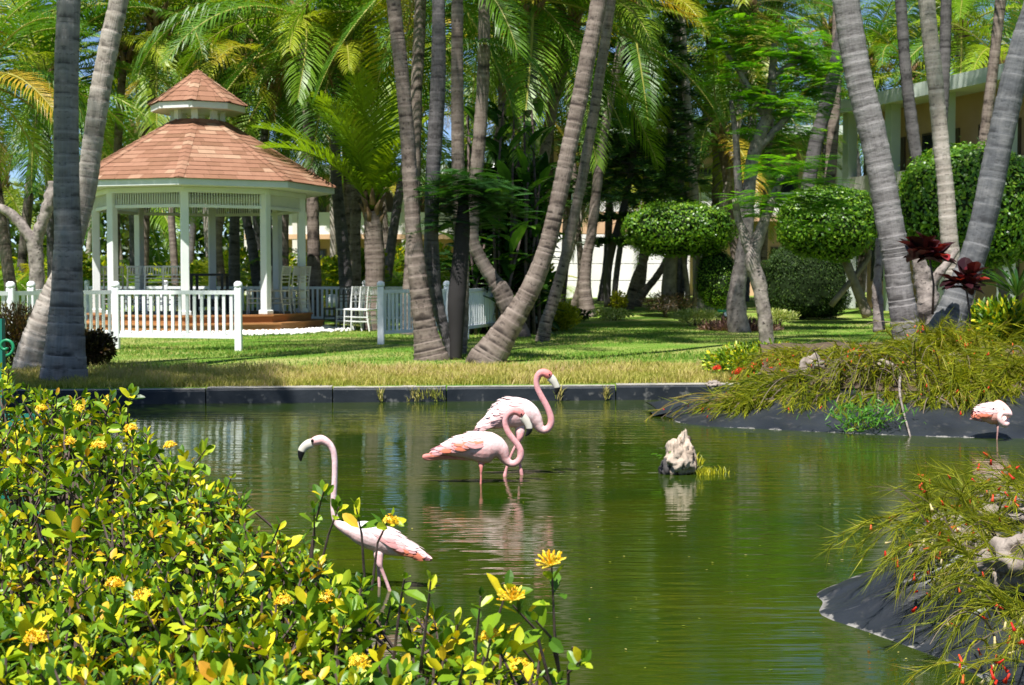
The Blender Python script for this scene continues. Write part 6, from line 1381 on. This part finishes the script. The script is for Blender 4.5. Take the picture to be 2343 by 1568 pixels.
# one floret head: buds on thin tubes radiating from a point
def flower_head(seed, open_=.5):
    rg_ = random.Random(seed); v, f, rn = [], [], []
    for i in range(34):
        a = i * 2.4; e = math.acos(1 - .85 * (i + .5) / 34); d = np.array([math.sin(e) * math.cos(a), math.sin(e) * math.sin(a), math.cos(e)]); l = rg_.uniform(.75, 1.05); ran = rg_.random()
        tv, tf, _ = loft([(0, 0, 0), (l * .7, 0, 0), (l * .86, 0, 0), (l, 0, 0)], [.02, .03, .075, .02], 4); Rm = orient(d[None], np.array([[.3, .8, .1]]))[0]
        w = (Rm @ np.asarray(tv).T).T; b = len(v); v += list(w); f += [tuple(q + b for q in g_) for g_ in tf]; rn += [ran] * len(w)
        if rg_.random() < open_:
            for k in range(4):
                s1 = norm(np.cross(d, np.array([math.cos(k * 1.57 + i), math.sin(k * 1.57 + i), .3]))); s2 = np.cross(d, s1); c = d * l * .97; b = len(v)
                v += [c, c + s1 * .14 + s2 * .07, c + s1 * .24, c + s1 * .14 - s2 * .07]; f.append((b, b + 1, b + 2, b + 3)); rn += [min(.99, ran + .3)] * 4
    return mesh(v, f, rnd=rn)
HEADS = [flower_head(1, .95), flower_head(2, .6), flower_head(3, .0), flower_head(4, .8)]
for h in HEADS: h.materials.append(ixora_flower)
for ri, (lab, msk) in enumerate(regions):
    idx = np.where(msk(cx, cy))[0]; done = np.zeros(NT, bool)
    c = tips[idx].mean(0); t = empty('ixora_shrub', (c[0], c[1], .2), lab, 'shrub', 'ixora hedge in the foreground')
    D, T, S_, U = [], [], [], []; stm = MB()
    extra_tips = []
    sprigs = {4: [((893, 1182), (850, 1300), 3.7), ((1262, 1300), (1292, 1590), 3.0), ((815, 1165), (835, 1300), 3.75), ((1172, 1385), (1262, 1520), 3.05), ((1100, 1365), (1080, 1600), 3.0), ((1160, 1350), (1065, 1590), 3.0), ((1310, 1480), (1300, 1570), 3.0), ((985, 1330), (960, 1480), 3.1), ((1122, 1462), (1110, 1600), 2.9), ((1190, 1535), (1240, 1640), 2.85), ((925, 1325), (900, 1450), 3.2), ((1330, 1510), (1300, 1580), 2.95), ((1060, 1520), (1040, 1620), 2.85), ((1225, 1420), (1285, 1500), 3.0)], 2: [((740, 1125), (700, 1290), 4.0), ((718, 1165), (705, 1290), 4.0), ((775, 1160), (720, 1300), 3.95), ((470, 1030), (420, 1130), 4.6), ((528, 1095), (500, 1180), 4.4), ((640, 1200), (620, 1270), 4.1)], 0: [((255, 905), (235, 990), 5.2), ((300, 900), (290, 960), 5.2), ((130, 905), (120, 980), 5.4), ((185, 930), (180, 1000), 5.3), ((20, 845), (15, 930), 5.6)], 1: [], 3: []}[ri]
    for (tv_, bv_, Y) in sprigs:
        a, b = np.array(at(*bv_, Y + .1)), np.array(at(*tv_, Y)); extra_tips.append((b, norm(b - a), 9)); mid = (a + b) / 2 + np.random.normal(0, .008, 3)
        stm.tube([tuple(a - np.array([0, 0, .06])), tuple(mid), tuple(b)], [.0040, .0033, .0022], 5)
    L_ = [(tips[i], None, 11) for i in idx] + extra_tips
    for (p, dr_, nlv) in L_:
        bare = random.random() < (.10 if ri == 4 else .02)
        d = dr_ if dr_ is not None else norm(np.array([random.gauss(0, .38), random.gauss(0, .38), 1.0]))
        ln = random.uniform(.05, .13)
        if dr_ is None:
            q = p - d * random.uniform(.16, .32) + np.array([random.gauss(0, .03), random.gauss(0, .03), 0]); stm.tube([tuple(q), tuple((p + q) / 2 + np.random.normal(0, .008, 3)), tuple(p)], [.0048, .0038, .0026], 4, False)
        if bare: continue
        size = random.uniform(.030, .056) * (1.05 if random.random() < .78 else 1.4) * (1.08 if p[1] < 3.6 else 1.0); a0 = random.uniform(0, 6.28); x_ = norm(np.cross(d, np.array([.2, .9, .1]))); y_ = np.cross(d, x_)
        nn = random.randint(nlv - 4, nlv)
        for j in range(nn):
            lev = (j // 2) / max(1, nn / 2); a = a0 + (j % 2) * PI + (j // 2) * 1.35 + random.gauss(0, .2); el = 1.15 - 1.15 * lev + random.gauss(0, .18)
            dd = (x_ * math.cos(a) + y_ * math.sin(a)) * math.cos(el) + d * math.sin(el); D.append(dd); T.append(p - d * ln * lev); S_.append(size * (.62 + .5 * min(1, lev * 1.6)) * random.uniform(.85, 1.15)); U.append(d * .9 + np.random.normal(0, .25, 3) - dd * .1)
    # main branches down to the soil
    for k in range(0, len(idx), 16):
        p = tips[idx[k]]; gx_ = p[0] + random.gauss(0, .12); b = (gx_, p[1] + random.gauss(.05, .1), .12); stm.tube([b, ((p[0] + b[0]) / 2 + .03, (p[1] + b[1]) / 2, p[2] * .55), (p[0], p[1], p[2] - .08)], [.011, .008, .0045], 5, False)
    D, T, S_, U = map(np.array, (D, T, S_, U)); Rm = orient(D, U)
    vis = np.argsort(-(S_ / T[:, 1]) + .25 * np.array([max(0, q) for q in (T[:, 1] - Ysurf(np.array([proj(v)[1] for v in T])))]))
    big = vis[:240]; rest = vis[240:]
    for i in big: link('leaf', IX_ME, None, t, mat4(Rm[i], T[i], S_[i]))
    tag(link('leaf_mass', scatter(LEAF_V * np.array([1, 1.05, 1]), LEAF_F, Rm[rest], T[rest], S_[rest]), ixora_m, t), kind='stuff')
    tag(stm.build('twigs', ixora_stem, t), kind='stuff')
    for k, (vx, vy) in enumerate(flow_spec[ri]):
        Y = float(Ysurf(vy)) - .05
        if ri == 4: Y = 2.98 if vx > 1000 else (3.68 if vy < 1300 else 3.0)
        h = HEADS[2 if (ri == 4 and k in (1, 2)) else (k % 2 if k % 3 else 3)]
        s = .029 if not (ri == 4 and k in (1, 2)) else .036
        link('flower_head', h, None, t, Matrix.Translation(at(vx, vy + 14, Y)) @ Matrix.Rotation(random.uniform(0, 6), 4, 'Z') @ Matrix.Rotation(random.uniform(-.3, .3), 4, 'X') @ Matrix.Scale(s * random.uniform(.85, 1.15), 4))

# orange flower heads on the low shrub of the right bank
SMALL = HEADS[1].copy(); SMALL.materials.clear(); SMALL.materials.append(rus_red_m)
sh = [o for o in COL.objects if o.name.startswith('flowering_shrub')][0]
for vx, vy in [(1690, 852), (1684, 857), (1768, 862), (1640, 846), (1905, 850), (1985, 838), (1880, 870)]:
    link('flower_head', SMALL, None, sh, Matrix.Translation(at(vx, vy, 15.7)) @ Matrix.Scale(.06, 4))

# teal railing with a scroll at the left edge, behind the hedge
t = empty('teal_railing', (at(10, 900, 7.6).x, 7.6, .2), 'teal painted metal railing with a curled end behind the left shrub', 'railing')
p0 = at(3, 640, 7.6); MB().box((p0.x - .02, 7.6, .62), (.055, .05, 1.02)).build('post', teal_m, t)
pts = []
for i in range(28):
    a = i / 27 * 4.6 * PI * .5; r_ = .05 * (1 - i / 34); pts.append((p0.x + .035 + r_ * math.cos(a - 1.5), 7.55, at(0, 792, 7.6).z + r_ * math.sin(a - 1.5)))
MB().tube(pts, [.009] * 28, 6).build('scroll', green_paint, t, True)
a, b = at(-40, 985, 7.0), at(112, 985, 6.6)
MB().bar((a.x, a.y, a.z), (b.x, b.y, b.z), .03, .16).build('rail_board', teal_m, t)
for k_ in range(4):
    q = a.lerp(b, (k_ + .5) / 4); MB().bar((q.x, q.y, .1), (q.x, q.y, q.z - .081), .03).build('baluster', teal_m, t)

# scattered floating leaves and scum on the water
n = 150; V_ = [on(random.uniform(450, 2100), random.uniform(935, 1540), .004) for _ in range(n)]
T = np.array([tuple(v) for v in V_]); D = rdir(n, -.02, .02); D[:, 2] = 0
tag(link('floating_leaves', scatter(OVAL_V * np.array([1, 1, .2]), OVAL_F, orient(D, np.tile([0, 0, 1.], (n, 1))), T, np.random.uniform(.006, .022, n)), dry_m), 'tiny fallen leaves and specks floating on the pond', 'leaves', kind='stuff')
